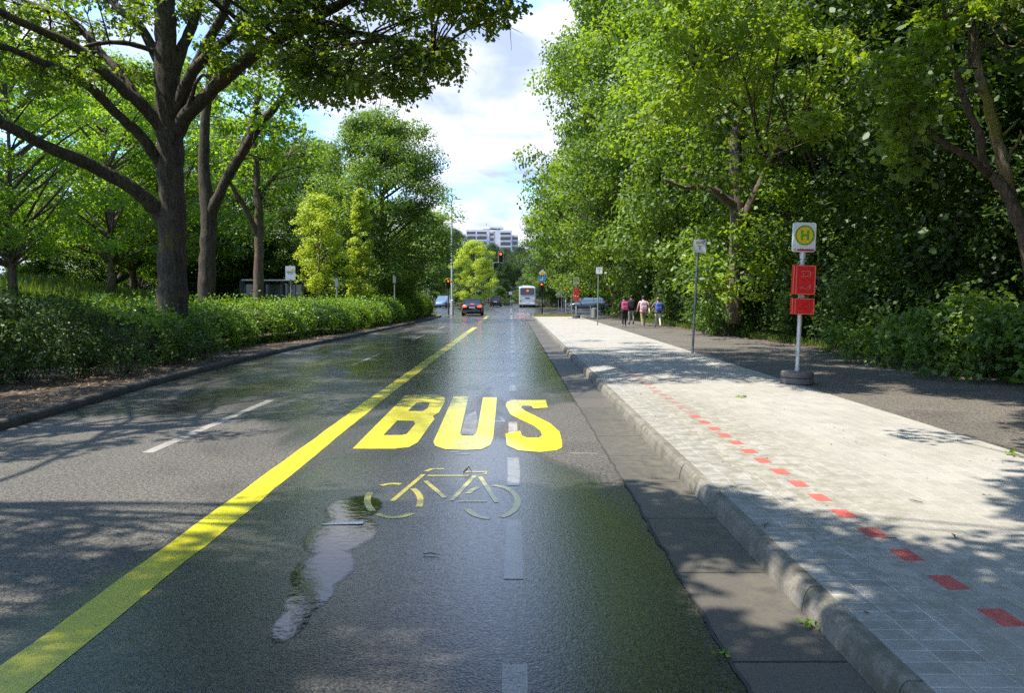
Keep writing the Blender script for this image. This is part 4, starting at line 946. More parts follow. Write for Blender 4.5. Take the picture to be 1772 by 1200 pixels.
def make_shrub(name, seed, rx, h, ncl, per, leaf, lmat, shape='oval', clr=.3, stems=6):
    rng = np.random.default_rng(seed); root = empty(name, (0, 0, 0)); cl = []; rad = []
    for _ in range(ncl):
        a = rng.random() * 6.28; t = rng.random(); w = math.sqrt(max(.05, 1 - (t * .95) ** 2)) * rx * (.55 + .45 * rng.random()); w *= 1 + .2 * math.sin(3 * a + seed)
        cl.append((w * math.cos(a), w * math.sin(a), .10 * h + t * h * .84)); rad.append(clr * rng.uniform(.6, 1.3))
    p, n, s, tn = clump_leaves(cl, rad, per, leaf, rng, .75, .55); ok = p[:, 2] > .02; p, n, s, tn = p[ok], n[ok], s[ok], tn[ok]
    mb = MB()
    for i in range(stems):
        c = np.array(cl[i]); b = np.array([c[0] * .15, c[1] * .15, -.1]); mb.tube(curve_pts(b, c, 5, .1, rng), [.022, .019, .016, .013, .009, .005], 5, False)
    mb.build('stem', MATS['twig'], root); leaf_object('foliage', p, n, s, lmat, root, shape, rng, tn)
    KIDS[root.name] = children(root); return root
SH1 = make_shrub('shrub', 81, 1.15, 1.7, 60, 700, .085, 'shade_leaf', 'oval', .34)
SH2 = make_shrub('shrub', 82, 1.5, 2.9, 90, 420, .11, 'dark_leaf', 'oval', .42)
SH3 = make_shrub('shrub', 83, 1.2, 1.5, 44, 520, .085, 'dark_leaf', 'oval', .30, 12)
SH4 = make_shrub('shrub', 84, 1.6, 1.5, 80, 520, .10, 'blue_leaf', 'oval', .32)
SH5 = make_shrub('bramble', 85, .8, .75, 34, 900, .075, 'shrub_leaf', 'maple', .22)
SH6 = make_shrub('shrub', 86, 2.0, 3.6, 130, 420, .115, 'under_leaf', 'maple', .5)
uf = set()
def shrub(pr, x, y, s, label, group=None, sz=None, z=None, cat='shrub'):
    f = pr.name not in uf; uf.add(pr.name); o = pr if f else copy_tree(pr)
    o.location = (x, y, gz(x, y) + .03 if z is None else z); o.rotation_euler = (0, 0, rs.uniform(0, 6.28)); o.scale = (s, s, sz or s); return tag(o, label, cat, group)
# left: loose shrubs in front of the oak
GL = 'loose dark shrubs at the left end of the hedge'
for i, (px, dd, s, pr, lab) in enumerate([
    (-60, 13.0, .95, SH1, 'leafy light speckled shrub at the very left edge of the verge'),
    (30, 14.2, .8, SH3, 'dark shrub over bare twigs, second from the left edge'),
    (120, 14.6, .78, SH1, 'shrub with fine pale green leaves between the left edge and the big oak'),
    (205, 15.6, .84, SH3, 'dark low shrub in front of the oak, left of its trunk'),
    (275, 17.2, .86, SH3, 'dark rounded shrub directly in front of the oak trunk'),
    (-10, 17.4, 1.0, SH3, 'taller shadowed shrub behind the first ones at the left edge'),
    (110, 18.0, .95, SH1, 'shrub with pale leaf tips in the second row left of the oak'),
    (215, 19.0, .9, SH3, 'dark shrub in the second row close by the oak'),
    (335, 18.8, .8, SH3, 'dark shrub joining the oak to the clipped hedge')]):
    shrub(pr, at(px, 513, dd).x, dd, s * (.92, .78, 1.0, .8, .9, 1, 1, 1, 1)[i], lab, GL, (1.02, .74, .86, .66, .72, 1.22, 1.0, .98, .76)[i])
shrub(SH4, at(248, 513, 25).x, 25, .62, 'blue green rounded bush on the meadow left of the oak', None, .8)
shrub(SH4, at(30, 513, 22).x, 22, .7, 'grey green bush beyond the shrubs at the left edge', None, .8)
for x, y, s in [(-14, 40, .5), (-18, 52, .8), (-13, 56, 1.)]:
    shrub(SH6, x, y, s, 'leafy bush in the undergrowth of the park behind the meadow', 'bushes in the park undergrowth', s * .7)
for x, y in [(-14, 59), (-20, 58), (-11.5, 57), (-46, 33), (-43, 44), (-30, 50), (-24, 58), (-46, 50), (-16, 62), (-38, 60)]:
    shrub(SH6, x, y, 1.5, 'leafy bush in the undergrowth of the park behind the meadow', 'bushes in the park undergrowth', 1.2)
for x, y, s in [(-13, 114, 1.6), (-18, 113, 1.5), (-24, 114, 1.8), (-31, 113, 1.7), (-38, 114, 1.8), (-46, 113, 2.0), (-9, 134, 1.4), (-3, 150, 1.3), (3, 158, 1.3), (9, 140, 1.3), (14, 128, 1.5), (21, 116, 1.6), (28, 115, 1.6), (36, 114, 1.8), (46, 113, 2), (-55, 110, 2.2), (56, 108, 2.2), (-62, 98, 2.2), (-64, 84, 2.2)]:
    shrub(SH6, x, y, s, 'leafy bush below the trees beyond the junction', 'bushes beyond the junction', s * .8)
# right: undergrowth along the footpath
GU = 'bushes along the edge of the wood'
UG = 'dark bush in the wood, hidden behind the bushes lining the footpath'
LM = [(1060, 'the farther white sign'), (1170, 'the walking children'), (1215, 'the leaning white sign pole'), (1290, 'the lit tree trunk at the wood edge'), (1420, 'the near bus stop post'), (1900, 'the light green bramble clump')]
SEEN = {}
def bush_label(x, y):
    px = to_px((x, y, 1))[0]; n = 'the right edge of the view'
    for p, nm in LM:
        if px > p: n = nm
    if px < 1060: n = 'the round clipped bush'
    SEEN[n] = SEEN.get(n, 0) + 1
    return '%s bush by the footpath counting away from %s' % (('nearest', 'second', 'third', 'fourth', 'fifth', 'sixth', 'seventh', 'eighth', 'ninth', 'tenth', 'eleventh', 'twelfth')[min(11, SEEN[n] - 1)], n) if px < 1850 else 'undergrowth bush beside the footpath just outside the right edge of the view'
y = 9.0; k = 0
while y < 62:
    e = pathedge(y); pr = (SH2, SH6, SH2, SH1, SH6)[k % 5]
    s_ = rs.uniform(.85, 1.25); xx = e + 1.9 + rs.uniform(-.2, .5); shrub(pr, xx, y, s_, bush_label(xx, y), GU, s_ * rs.uniform(.9, 1.2))
    shrub((SH6, SH2)[k % 2], e + 4.2 + rs.uniform(-.4, .6), y + rs.uniform(-1, 1), 1.35, UG, GU, 1.5)
    y += 1.9 if y < 30 else 2.6; k += 1
for x, y in [(16, 14), (16, 20), (15.5, 27), (16, 33), (15, 39), (20, 17), (20, 30), (14, 48), (14, 56), (21, 44), (19, 24), (26, 30)]:
    shrub(SH6, x, y, 1.7, UG, GU, 2.3)
GB = 'brambles in front of the wood edge'
for i, (px, dd, lab) in enumerate([(1500, 17.5, 'low bramble at the path edge right behind the bus stop post'), (1590, 15.6, 'sunlit bramble patch nearest the path, left of the big light green one'), (1650, 14.6, 'large light green bramble and nettle clump beside the path'), (1715, 14.0, 'light green bramble clump close to the right edge'), (1775, 13.4, 'bramble clump cut by the right edge of the view'), (1440, 19.6, 'small weed clump on the soil edge behind the bus stop'), (1215, 31, 'pale green weed clump at the foot of the wood, right of the white sign pole'), (1240, 29.5, 'second pale weed clump at the foot of the wood right of the sign pole')]):
    p = at(px, 513, dd); shrub(SH5, p.x + .55, dd, (1.25, 1.7)[dd < 16], lab, GB, (1.15, 1.9)[dd < 16 or px < 1300], cat='bramble')
shrub(SH1, at(1058, 513, 72).x + .4, 72, 1.45, 'bright round clipped bush left of the walking children', None, 1.0, z=0)
shrub(SH1, at(816, 513, 88).x, 88, 1.5, 'low round bush on the traffic island in front of the black saloon', None, .9, z=0)
shrub(SH1, at(955, 513, 120).x, 120, 1.6, 'small bright bush right of the white coach', None, 1.0, z=0)
shrub(SH1, at(872, 513, 128).x, 128, 1.2, 'small bush between the distant car and the coach', None, .8, z=0)

# grass, weeds, litter of leaves
def blades(name, n, area, mat, h, seed, zf, sy='grass'):
    rng = np.random.default_rng(seed); P = np.array([area(rng) for _ in range(n)]); P[:, 2] = [zf(a, b) for a, b in P[:, :2]]
    nn = np.stack([rng.normal(size=n), rng.normal(size=n), rng.normal(size=n) * .2], 1)
    nn /= np.linalg.norm(nn, axis=1, keepdims=True); up = np.array([0, 0, 1.]) + rng.normal(size=(n, 3)) * .25
    a = np.cross(nn, up); sp = a  # blade length runs along cross(n, a)
    o = leaf_object(name, P, nn, h * (.5 + .9 * rng.random(n)), mat, None, 'blade', rng, None, -up)
    return tag(o, kind='stuff')
def blade_fix(o):
    return o
blades('grass', 52000, lambda r: (-11.5 - 26 * r.random() ** 1.3, 15 + 42 * r.random(), 0), 'grass_blade', .5, 91, lambda x, y: gz(x, y) + .03)
blades('grass', 9000, lambda r: ((1.85 + 3.2 * r.random()), 57.1 + 4.6 * r.random(), 0), 'dry_blade', .10, 92, lambda x, y: PH)
blades('grass', 14000, lambda r: (8.2 + 18 * r.random(), 53.5 + 9 * r.random(), 0), 'dry_blade', .18, 93, lambda x, y: PH)
blades('grass', 9000, lambda r: (-11.5 + 5.3 * r.random(), 58 + 4.2 * r.random(), 0), 'dry_blade', .12, 94, lambda x, y: .12)
def wa(r):
    y = 8 + 50 * r.random() ** 1.3; return (pathedge(y) + abs(r.normal()) * .7 + .35, y, 0)
blades('undergrowth', 16000, wa, 'grass_blade', .22, 95, lambda x, y: PH)
# leaves and scraps lying on the soil
def scatter(name, n, area, mat, size, seed, z):
    rng = np.random.default_rng(seed); P = np.array([area(rng) for _ in range(n)]); P[:, 2] = z + rng.random(n) * .01
    nn = np.array([0, 0, 1.]) + rng.normal(size=(n, 3)) * .28
    return tag(leaf_object(name, P, nn, size * (.5 + rng.random(n)), mat, None, 'oval', rng), kind='stuff')
leaf_mat('dead_leaf', (0.12, 0.07, 0.035), (0.33, 0.22, 0.13), 0.15, (1.2, 1.0, .7))
scatter('leaf_litter', 9000, lambda r: (lambda y: (kl(y) - .15 - 2.6 * r.random(), y, 0))(6 + 50 * r.random() ** 1.4), 'dead_leaf', .055, 96, .125)
scatter('leaf_litter', 6000, lambda r: (lambda y: (pathedge(y) + r.normal() * .3 + .5, y, 0))(7 + 45 * r.random() ** 1.3), 'dead_leaf', .06, 97, PH + .003)
scatter('leaf_litter', 380, lambda r: (1.7 + 7.8 * r.random(), 2 + 30 * r.random() ** 1.6, 0), 'dead_leaf', .028, 98, PH + .004)

# ------------------------------------------------------------------ street furniture
def text_quad(): pass
def local(root, mb, name, mat, **k): return mb.build(name, MATS[mat] if isinstance(mat, str) else [MATS[m] for m in mat], root, **k)
def disc(c, r, y0, y1, n=28): return MB().lathe((c[0], 0, c[1]), [(r, y0), (r, y1)], n, 'Y')
def rrect(w, h, r, n=5):
    pts = []
    for cx_, cz_, a0 in ((w / 2 - r, h / 2 - r, 0), (-w / 2 + r, h / 2 - r, 90), (-w / 2 + r, -h / 2 + r, 180), (w / 2 - r, -h / 2 + r, 270)):
        for i in range(n + 1):
            a = R(a0 + 90 * i / n); pts.append((cx_ + r * math.cos(a), cz_ + r * math.sin(a)))
    return pts
def plate(mb, c, w, h, r, y0, y1): # board facing -y
    P = rrect(w, h, r); return mb.loft([[(c[0] + x, y, c[1] + z) for x, z in P] for y in (y0, y1)])
def stop_post(name, loc, label, group, lean=0.0, yaw=0.0):
    root = empty(name, loc, yaw, label, 'bus stop sign', group); root.rotation_euler = (0, lean, yaw)
    mb = MB()
    for z0 in (0.0, .118):
        mb.lathe((0, 0, z0), [(.26, 0), (.285, .012), (.29, .05), (.285, .095), (.265, .112)], 32)
    for k in range(3): mb.box((.285 * math.cos(k * 2.1 - 1.35), .285 * math.sin(k * 2.1 - 1.35), .035), (.09, .04, .035), k * 2.1 - 1.35 + math.pi / 2)
    local(root, mb, 'base', 'rubber_grey', smooth=False)
    mb = MB().tube([(0, 0, .2), (0, 0, 2.5)], .038, 16); mb.tube([(0, 0, 2.28), (0, 0, 2.42)], .052, 16); mb.tube([(0, 0, .2), (0, 0, .28)], .045, 16)
    mb.box((-.05, -.03, .55), (.012, .012, .10)); local(root, mb, 'pole', 'white_pole')
    sg = local(root, plate(MB(), (0, 2.665), .42, .53, .045, -.05, .012), 'sign_board', 'sign_white', bevel=.006)
    local(sg, disc((0, 2.70), .180, -.0545, -.0505, 40), 'sign_ring', 'sign_green')
    local(sg, disc((0, 2.70), .150, -.0565, -.052, 40), 'sign_disc', 'sign_yellow')
    mb = MB(); mb.box((-.055, -.0575, 2.70), (.040, .007, .18)); mb.box((.055, -.0575, 2.70), (.040, .007, .18)); mb.box((0, -.0575, 2.70), (.072, .0066, .038)); local(sg, mb, 'letter', 'sign_green')
    mb = MB().box((.028, -.0525, 2.435), (.315, .005, .038)); local(sg, mb, 'route_strip', 'sign_red')
    mb = MB().box((-.168, -.0525, 2.435), (.045, .005, .040)); local(sg, mb, 'logo_plate', 'sign_grey')
    for z0, z1, kk in ((1.63, 2.16, 2), (1.27, 1.565, 1)):
        w = .42; mb = MB().box((0, -.085, (z0 + z1) / 2), (w, .075, z1 - z0)); bx = local(root, mb, 'timetable_box', 'red_plastic', bevel=.008)
        fr = MB()
        for x in (-w / 2 + .012, -w / 2 + .062, w / 2 - .018): fr.box((x, -.125, (z0 + z1) / 2), (.014, .012, z1 - z0 - .012))
        for z in (z0 + .012, z1 - .012): fr.box((.02, -.1245, z), (w - .07, .011, .012))
        local(bx, fr, 'ridge', 'lit_red_ridge')
        for j in range(kk):
            zc = (z0 + z1) / 2 + ((.11 - .22 * j) if kk == 2 else 0); h = MB(); cx_ = .02
            P = [(cx_ - .08, -.128, zc + .035), (cx_ - .06, -.136, zc + .045), (cx_ + .07, -.136, zc + .045), (cx_ + .085, -.136, zc + .03), (cx_ + .085, -.136, zc - .03), (cx_ + .07, -.136, zc - .045), (cx_ - .09, -.136, zc - .045)]
            if kk == 2 and j == 1: P = P[3:] + [(cx_ - .09, -.136, zc - .01)]
            h.tube(P, .007, 6); local(bx, h, 'bracket', 'lit_red_ridge' if kk == 2 else 'red_plastic')
            if kk == 2:
                for x in (-.045, .05): local(bx, MB().lathe((cx_ + x, -.124, zc - .01), [(.010, 0), (.010, -.012)], 8, 'Y'), 'screw', 'galvanised')
    mb = MB().box((0, -.03, 1.598), (.09, .05, .06)); mb.tube([(0, 0, 1.5), (0, 0, 2.2)], .044, 12); local(root, mb, 'clamp', 'white_pole')
    return root
stop_post('bus_stop_sign', (gr(1385, 666, PH).x, gr(1385, 664, PH).y, PH), 'near bus stop post with yellow H sign, two red boxes, grey rubber foot', 'bus stop posts on the platform', R(1.2), R(2))
stop_post('bus_stop_sign', (gr(997, 551, PH).x, gr(997, 551, PH).y, PH), 'small distant bus stop post with yellow H sign at the far end of the platform', 'bus stop posts on the platform', 0, R(-3))
def sign_pole(loc, label, lean, pts=True, fittings=False):
    root = empty('sign_pole', loc, R(-4), label, 'sign', 'white signs on thin poles'); root.rotation_euler = (0, lean, R(-4))
    mb = MB().tube([(0, 0, -.05), (0, 0, 3.12)], .033, 12); mb.lathe((0, 0, 3.12), [(.034, 0), (.03, .012), (.012, .022)], 12); local(root, mb, 'pole', 'grey_pole')
    sg = local(root, plate(MB(), (.035, 2.98), .345, .36, .02, -.045, -.036), 'sign_board', 'sign_white')
    mb = MB(); rg_ = random.Random(4)
    for z in (3.10, 3.06): 
        x = -.07
        while x < .14: w = rg_.uniform(.02, .05); mb.box((x + w / 2 + .0, -.0465, z), (w, .003, .018)); x += w + .014
    mb.box((.035, -.0465, 2.95), (.030, .003, .045)); mb.box((.035, -.0465, 2.90), (.055, .003, .012)); mb.box((.035, -.0465, 2.995), (.12, .003, .010))
    local(sg, mb, 'lettering', 'sign_text')
    mb = MB().box((0, -.03, 2.92), (.10, .02, .03)); mb.box((0, -.03, 3.06), (.10, .02, .03)); mb.box((-.05, 0, 1.32), (.06, .05, .05)); local(root, mb, 'clamp', 'galvanised')
    return root
g_ = gr(1198, 612, PH); sign_pole((g_.x, g_.y, PH), 'small white sign on a leaning grey pole between children and near bus stop post', R(2.2))
g_ = gr(1034, 563, PH); r_ = sign_pole((g_.x, g_.y, PH), 'farther white sign on a pole left of the walking children', R(.6))

def litter_bin(loc, label):
    root = empty('litter_bin', loc, 0, label, 'litter bin'); mb = MB().lathe((0, 0, .10), [(.17, 0), (.19, .02), (.20, .55), (.205, .6)], 20); local(root, mb, 'body', 'galvanised')
    mb = MB().lathe((0, 0, .70), [(.215, 0), (.215, .035), (.12, .07)], 20); local(root, mb, 'lid', 'sign_back')
    for x in (-.25, .25): local(root, MB().tube([(x, 0, -.02), (x, 0, .95)], .025, 10), 'post', 'grey_pole')
    local(root, MB().box((0, 0, .5), (.5, .02, .03)), 'bracket', 'grey_pole')
g_ = gr(1028, 553, PH); litter_bin((g_.x, g_.y, PH), 'grey litter bin between two short posts beside the farther white sign pole')

def signal_head(root, x, y, z, lit=None, yaw=0, s=1.0, lens=.20):
    mb = MB().box((x, y, z), (.30 * s, .20, .92 * s)); hd = local(root, mb, 'signal_head', 'black_plastic', bevel=.03)
    bk = MB(); plate(bk, (x, z), .52 * s, 1.14 * s, .05, y + .10, y + .115); local(hd, bk, 'backplate', 'black_plastic')
    for k, nm in enumerate(('red', 'amber', 'green')):
        zc = z + (.29 - .29 * k) * s; on = lit == nm
        l = MB().lathe((x, y - .10, zc), [(.118 * s, 0), (.118 * s, -.012), (.06 * s, -.028)], 20, 'Y'); local(hd, l, 'lens', ('signal_lit' if nm == 'red' else 'signal_green_lit') if on else 'signal_off')
        v = MB(); P = [(x + .135 * s * math.cos(R(a)), zc + .135 * s * math.sin(R(a))) for a in range(-20, 201, 20)]
        v.loft([[(a, q, b) for a, b in P] + [(a * .985 + x * .015, q, b - .006) for a, b in P[::-1]] for q in (y - .10, y - .28)]); local(hd, v, 'visor', 'black_plastic')
# right hand signal mast with arm
g_ = gr(938, 543, .14); root = empty('traffic_light', (g_.x, 69, .08), 0, 'traffic light mast with a long curved arm holding a red signal over the road', 'traffic light')
rx_ = at(938, 500, 69).x; root.location.x = rx_; D_ = 69
def L_(px, py, d=D_): p = at(px, py, d); return (p.x - rx_, 0, p.z - .08)
mb = MB().tube([(0, 0, -.1), L_(938, 500), L_(938, 465)], [.09, .085, .075], 12); mb.tube([L_(938, 468), L_(935, 463), L_(925, 458), L_(905, 453), L_(885, 449), L_(872, 447)], [.07, .06, .055, .05, .045, .04], 8); local(root, mb, 'pole', 'dark_pole')
p = L_(866.5, 444.5); signal_head(root, p[0], -.1, p[2], 'red', s=.82); mb = MB().box((p[0], .04, p[2]), (.50, .02, .98)); local(root, mb, 'backboard', 'sign_white')
p = L_(937, 496); signal_head(root, p[0] , -.22, p[2], 'red', s=.66)
p = L_(932, 501); mb = MB().box((p[0] + .1, -.1, p[2]), (.55, .12, .22)); mb.box((p[0] + .55, -.1, p[2] + .1), (.35, .12, .2)); local(root, mb, 'bracket', 'dark_pole')
p = L_(938.5, 473); s_ = MB(); w = .36; s_.loft([[(p[0] + a * w, y, p[2] + b * w) for a, b in ((0, 1), (-1, 0), (0, -1), (1, 0))] for y in (-.14, -.11)]); d_ = local(root, s_, 'priority_sign', 'sign_white')
s_ = MB(); w = .22; s_.loft([[(p[0] + a * w, y, p[2] + b * w) for a, b in ((0, 1), (-1, 0), (0, -1), (1, 0))] for y in (-.15, -.141)]); local(d_, s_, 'yellow_field', 'sign_yellow')
p = L_(938.5, 482.5); d_ = local(root, MB().lathe((p[0], -.12, p[2]), [(.34, 0), (.34, -.02)], 24, 'Y'), 'round_sign', 'sign_blue')
s_ = MB().box((p[0] + .03, -.145, p[2] + .03), (.07, .006, .36)); s_.box((p[0] - .1, -.145, p[2] - .12), (.22, .006, .10)); local(d_, s_, 'pictogram', 'sign_white')

def ped_light(px, pyb, pyt, d, label, lit, s=.9, pole='dark_pole', hy=None, grp='traffic lights at the junction'):
    b = at(px, pyb, d); zb = max(-.05, min(.14, b.z)); h = at(px, pyt, d).z - zb; root = empty('traffic_light', (b.x, d, zb), 0, label, 'traffic light', grp)
    local(root, MB().tube([(0, 0, -.2), (0, 0, h)], .06, 10), 'pole', pole); signal_head(root, 0, -.17, (at(px, hy, d).z - zb) if hy else h - .55, lit, s=s); return root
ped_light(776, 538, 484, 68, 'traffic light glowing red left of the road in front of the tall lamp post', 'red', .75, hy=491)
ped_light(976.5, 540, 492, 78, 'small traffic light showing red left of the grey pole by the crossing', 'red', .6, hy=503)
ped_light(989.5, 541, 488, 80, 'grey green signal pole just left of the distant bus stop post', None, .8, 'grey_pole', hy=494)
ped_light(741, 522, 484, 96, 'small traffic light beyond the hedge end on the far left corner', 'green', .9, 'grey_pole', hy=491)
ped_light(934, 528, 500, 108, 'small signal beyond the junction, right of the coach', None, .8, 'dark_pole')

def lamp_post(px, pyb, pyt, d, arm, label, r=.075, mat='galvanised'):
    b = at(px, pyb, d); zb = max(-.05, min(.12, b.z)); h = at(px, pyt, d).z - zb; root = empty('street_lamp', (b.x, d, zb), 0, label, 'street lamp', 'street lamps')
    mb = MB().tube([(0, 0, -.1), (0, 0, 1.2), (0, 0, 1.25), (0, 0, h)], [r * 1.45, r * 1.45, r, r * .65], 12)
    if arm: mb.tube([(0, 0, h), (arm * .3, 0, h + .12), (arm, 0, h + .14)], [.04, .035, .03], 8)
    local(root, mb, 'pole', mat); x0 = arm if arm else 0
    P = MB(); z = h + .14 if arm else h
    P.loft([[(x0 + s_ * (a - .1), y, z + c) for y, c in ((-.11 * q, -.03), (.11 * q, -.03), (.09 * q, .045 * q), (-.09 * q, .045 * q))] for s_, a, q in ((1 if arm >= 0 else -1, 0, .6), (1 if arm >= 0 else -1, .25, 1), (1 if arm >= 0 else -1, .75, .7))]); hd = local(root, P, 'lamp_head', 'sign_back', bevel=.01)
    local(hd, MB().box((x0 + (.35 if arm >= 0 else -.35), 0, z - .04), (.35, .15, .02)), 'lamp_glass', 'sign_grey')
lamp_post(782.5, 538, 347, 67, .25, 'tall silver street lamp at the left corner of the junction', .105, 'white_pole')
lamp_post(823, 513.5, 437, 112, -.3, 'thin brownish lamp post in front of the yellow green lime tree', .07, 'brown_pole' if False else 'grey_pole')
lamp_post(853.5, 516, 456, 120, .3, 'distant lamp post behind the dark people carrier', .07)
lamp_post(979, 540, 477, 84, .9, 'slim lamp post right of the junction beside the small red signal', .06)
# direction sign with bracket, left
p = at(712, 500, 66); root = empty('road_sign', (p.x, 66, .1), 0, 'blue grey sign board on a pole above the far hedge', 'sign'); local(root, MB().tube([(0, 0, 0), (0, 0, 4.9)], .06, 10), 'pole', 'dark_pole'); mb = MB(); mb.box((-.35, -.08, 4.62), (1.0, .03, .14)); mb.box((.18, -.08, 4.55), (.3, .04, .75)); local(root, mb, 'sign_board', 'sign_grey', bevel=.01)
# board on stilts right of coach
p = at(969, 530, 90); root = empty('notice_board', (p.x, 90, 0), 0, 'grey board on two thin legs near the junction, left of the small red signal', 'sign'); mb = MB()
for x in (-.2, .2): local(root, MB().tube([(x, 0, -.1), (x, 0, 1.6)], .035, 8), 'leg', 'grey_pole')
local(root, MB().box((0, -.05, 2.1), (.85, .06, 1.1)), 'board', 'sign_back', bevel=.01)
# shelter and sign among the trees on the left
p = at(470, 505, 42); root = empty('bus_shelter', (p.x, 42, .3), R(14), 'dark framed bus shelter with a pale roof edge seen behind the hedge under the trees', 'bus shelter')
for x in (-1.6, -.5, .6, 1.7):
    for y in (-.5, .7): local(root, MB().box((x, y, 1.1), (.10, .07, 2.3)), 'post', 'dark_pole')
local(root, MB().box((.05, .1, 2.30), (3.2, 1.7, .09)), 'roof', 'sign_back', bevel=.02); local(root, MB().box((.05, .72, 1.35), (3.2, .02, 1.5)), 'pane', 'glass_blue'); local(root, MB().box((0, .45, .5), (2.6, .35, .06)), 'bench', 'wood_dark')
p = at(503, 480, 40); root = empty('timetable_sign', (p.x, 40, .3), R(5), 'white timetable board standing by the shelter behind the hedge', 'sign'); local(root, MB().tube([(0, 0, 0), (0, 0, 3.1)], .04, 8), 'pole', 'grey_pole')
sg = local(root, plate(MB(), (0, 2.68), .52, .72, .03, -.06, -.04), 'sign_board', 'sign_white'); local(sg, MB().box((.12, -.065, 2.85), (.14, .008, .1)), 'yellow_field', 'sign_yellow'); local(sg, MB().box((-.05, -.065, 2.74), (.3, .008, .035)), 'red_stripe', 'sign_red')
for px, d, h in ((583, 40, 2.6), (683, 46, 2.9)):
    p = at(px, 513, d); root = empty('metal_post', (p.x, d, .1), 0, ('short grey post below the rounder young tree' if px < 600 else 'pale grey post between the columnar tree and the dark corner tree'), 'post'); local(root, MB().tube([(0, 0, 0), (0, 0, h)], .045, 10), 'pole', 'galvanised'); local(root, MB().box((0, -.05, h - .25), (.18, .03, .4)), 'plate', 'sign_back')
p = at(883.5, 520, 118); root = empty('road_sign', (p.x, 118, -.05), 0, 'tiny blue square sign at the far end of the road left of the coach', 'sign'); local(root, MB().tube([(0, 0, 0), (0, 0, 2.4)], .035, 8), 'pole', 'grey_pole'); local(root, MB().box((0, -.05, 2.2), (.55, .03, .5)), 'sign_board', 'sign_grey')
p = at(850, 520, 122); root = empty('road_barrier', (p.x - .4, 124, -.05), 0, 'red and white road works barrier beside the dark people carrier', 'barrier')
for x in (-.5, .5): local(root, MB().box((x, 0, .6), (.06, .06, 1.3)), 'post', 'sign_white')
for z in (.5, .9, 1.25):
    bd = local(root, MB().box((0, -.06, z), (1.3, .03, .2)), 'board', 'sign_white')
    mb = MB(); [mb.box((x, -.08, z), (.2, .01, .19)) for x in (-.5, -.1, .3)]; local(bd, mb, 'red_stripe', 'sign_red')

# ------------------------------------------------------------------ vehicles (length along y, front at +y)
def wheel(root, x, y, r=.32, w=.21):
    s = 1 if x > 0 else -1
    t_ = local(root, MB().lathe((x, y, r), [(r * .62, -w / 2), (r * .93, -w / 2), (r, -w * .36), (r, w * .36), (r * .93, w / 2), (r * .62, w / 2)], 24, 'X'), 'wheel', 'rubber', smooth=False)
    mb = MB().lathe((x + s * (w / 2 - .03), y, r), [(r * .61, -.04), (r * .61, .0), (r * .52, .02), (r * .12, .012), (.02, .02)] if s > 0 else [(r * .61, .04), (r * .61, 0), (r * .52, -.02), (r * .12, -.012), (.02, -.02)], 20, 'X')
    for k in range(5):
        a = k * 1.2566; mb.box((x + s * (w / 2 + .0), y + math.cos(a) * r * .33, r + math.sin(a) * r * .33), (.02, .05, r * .5), 0, a - math.pi / 2 + math.pi)
    local(t_, mb, 'rim', 'rim')
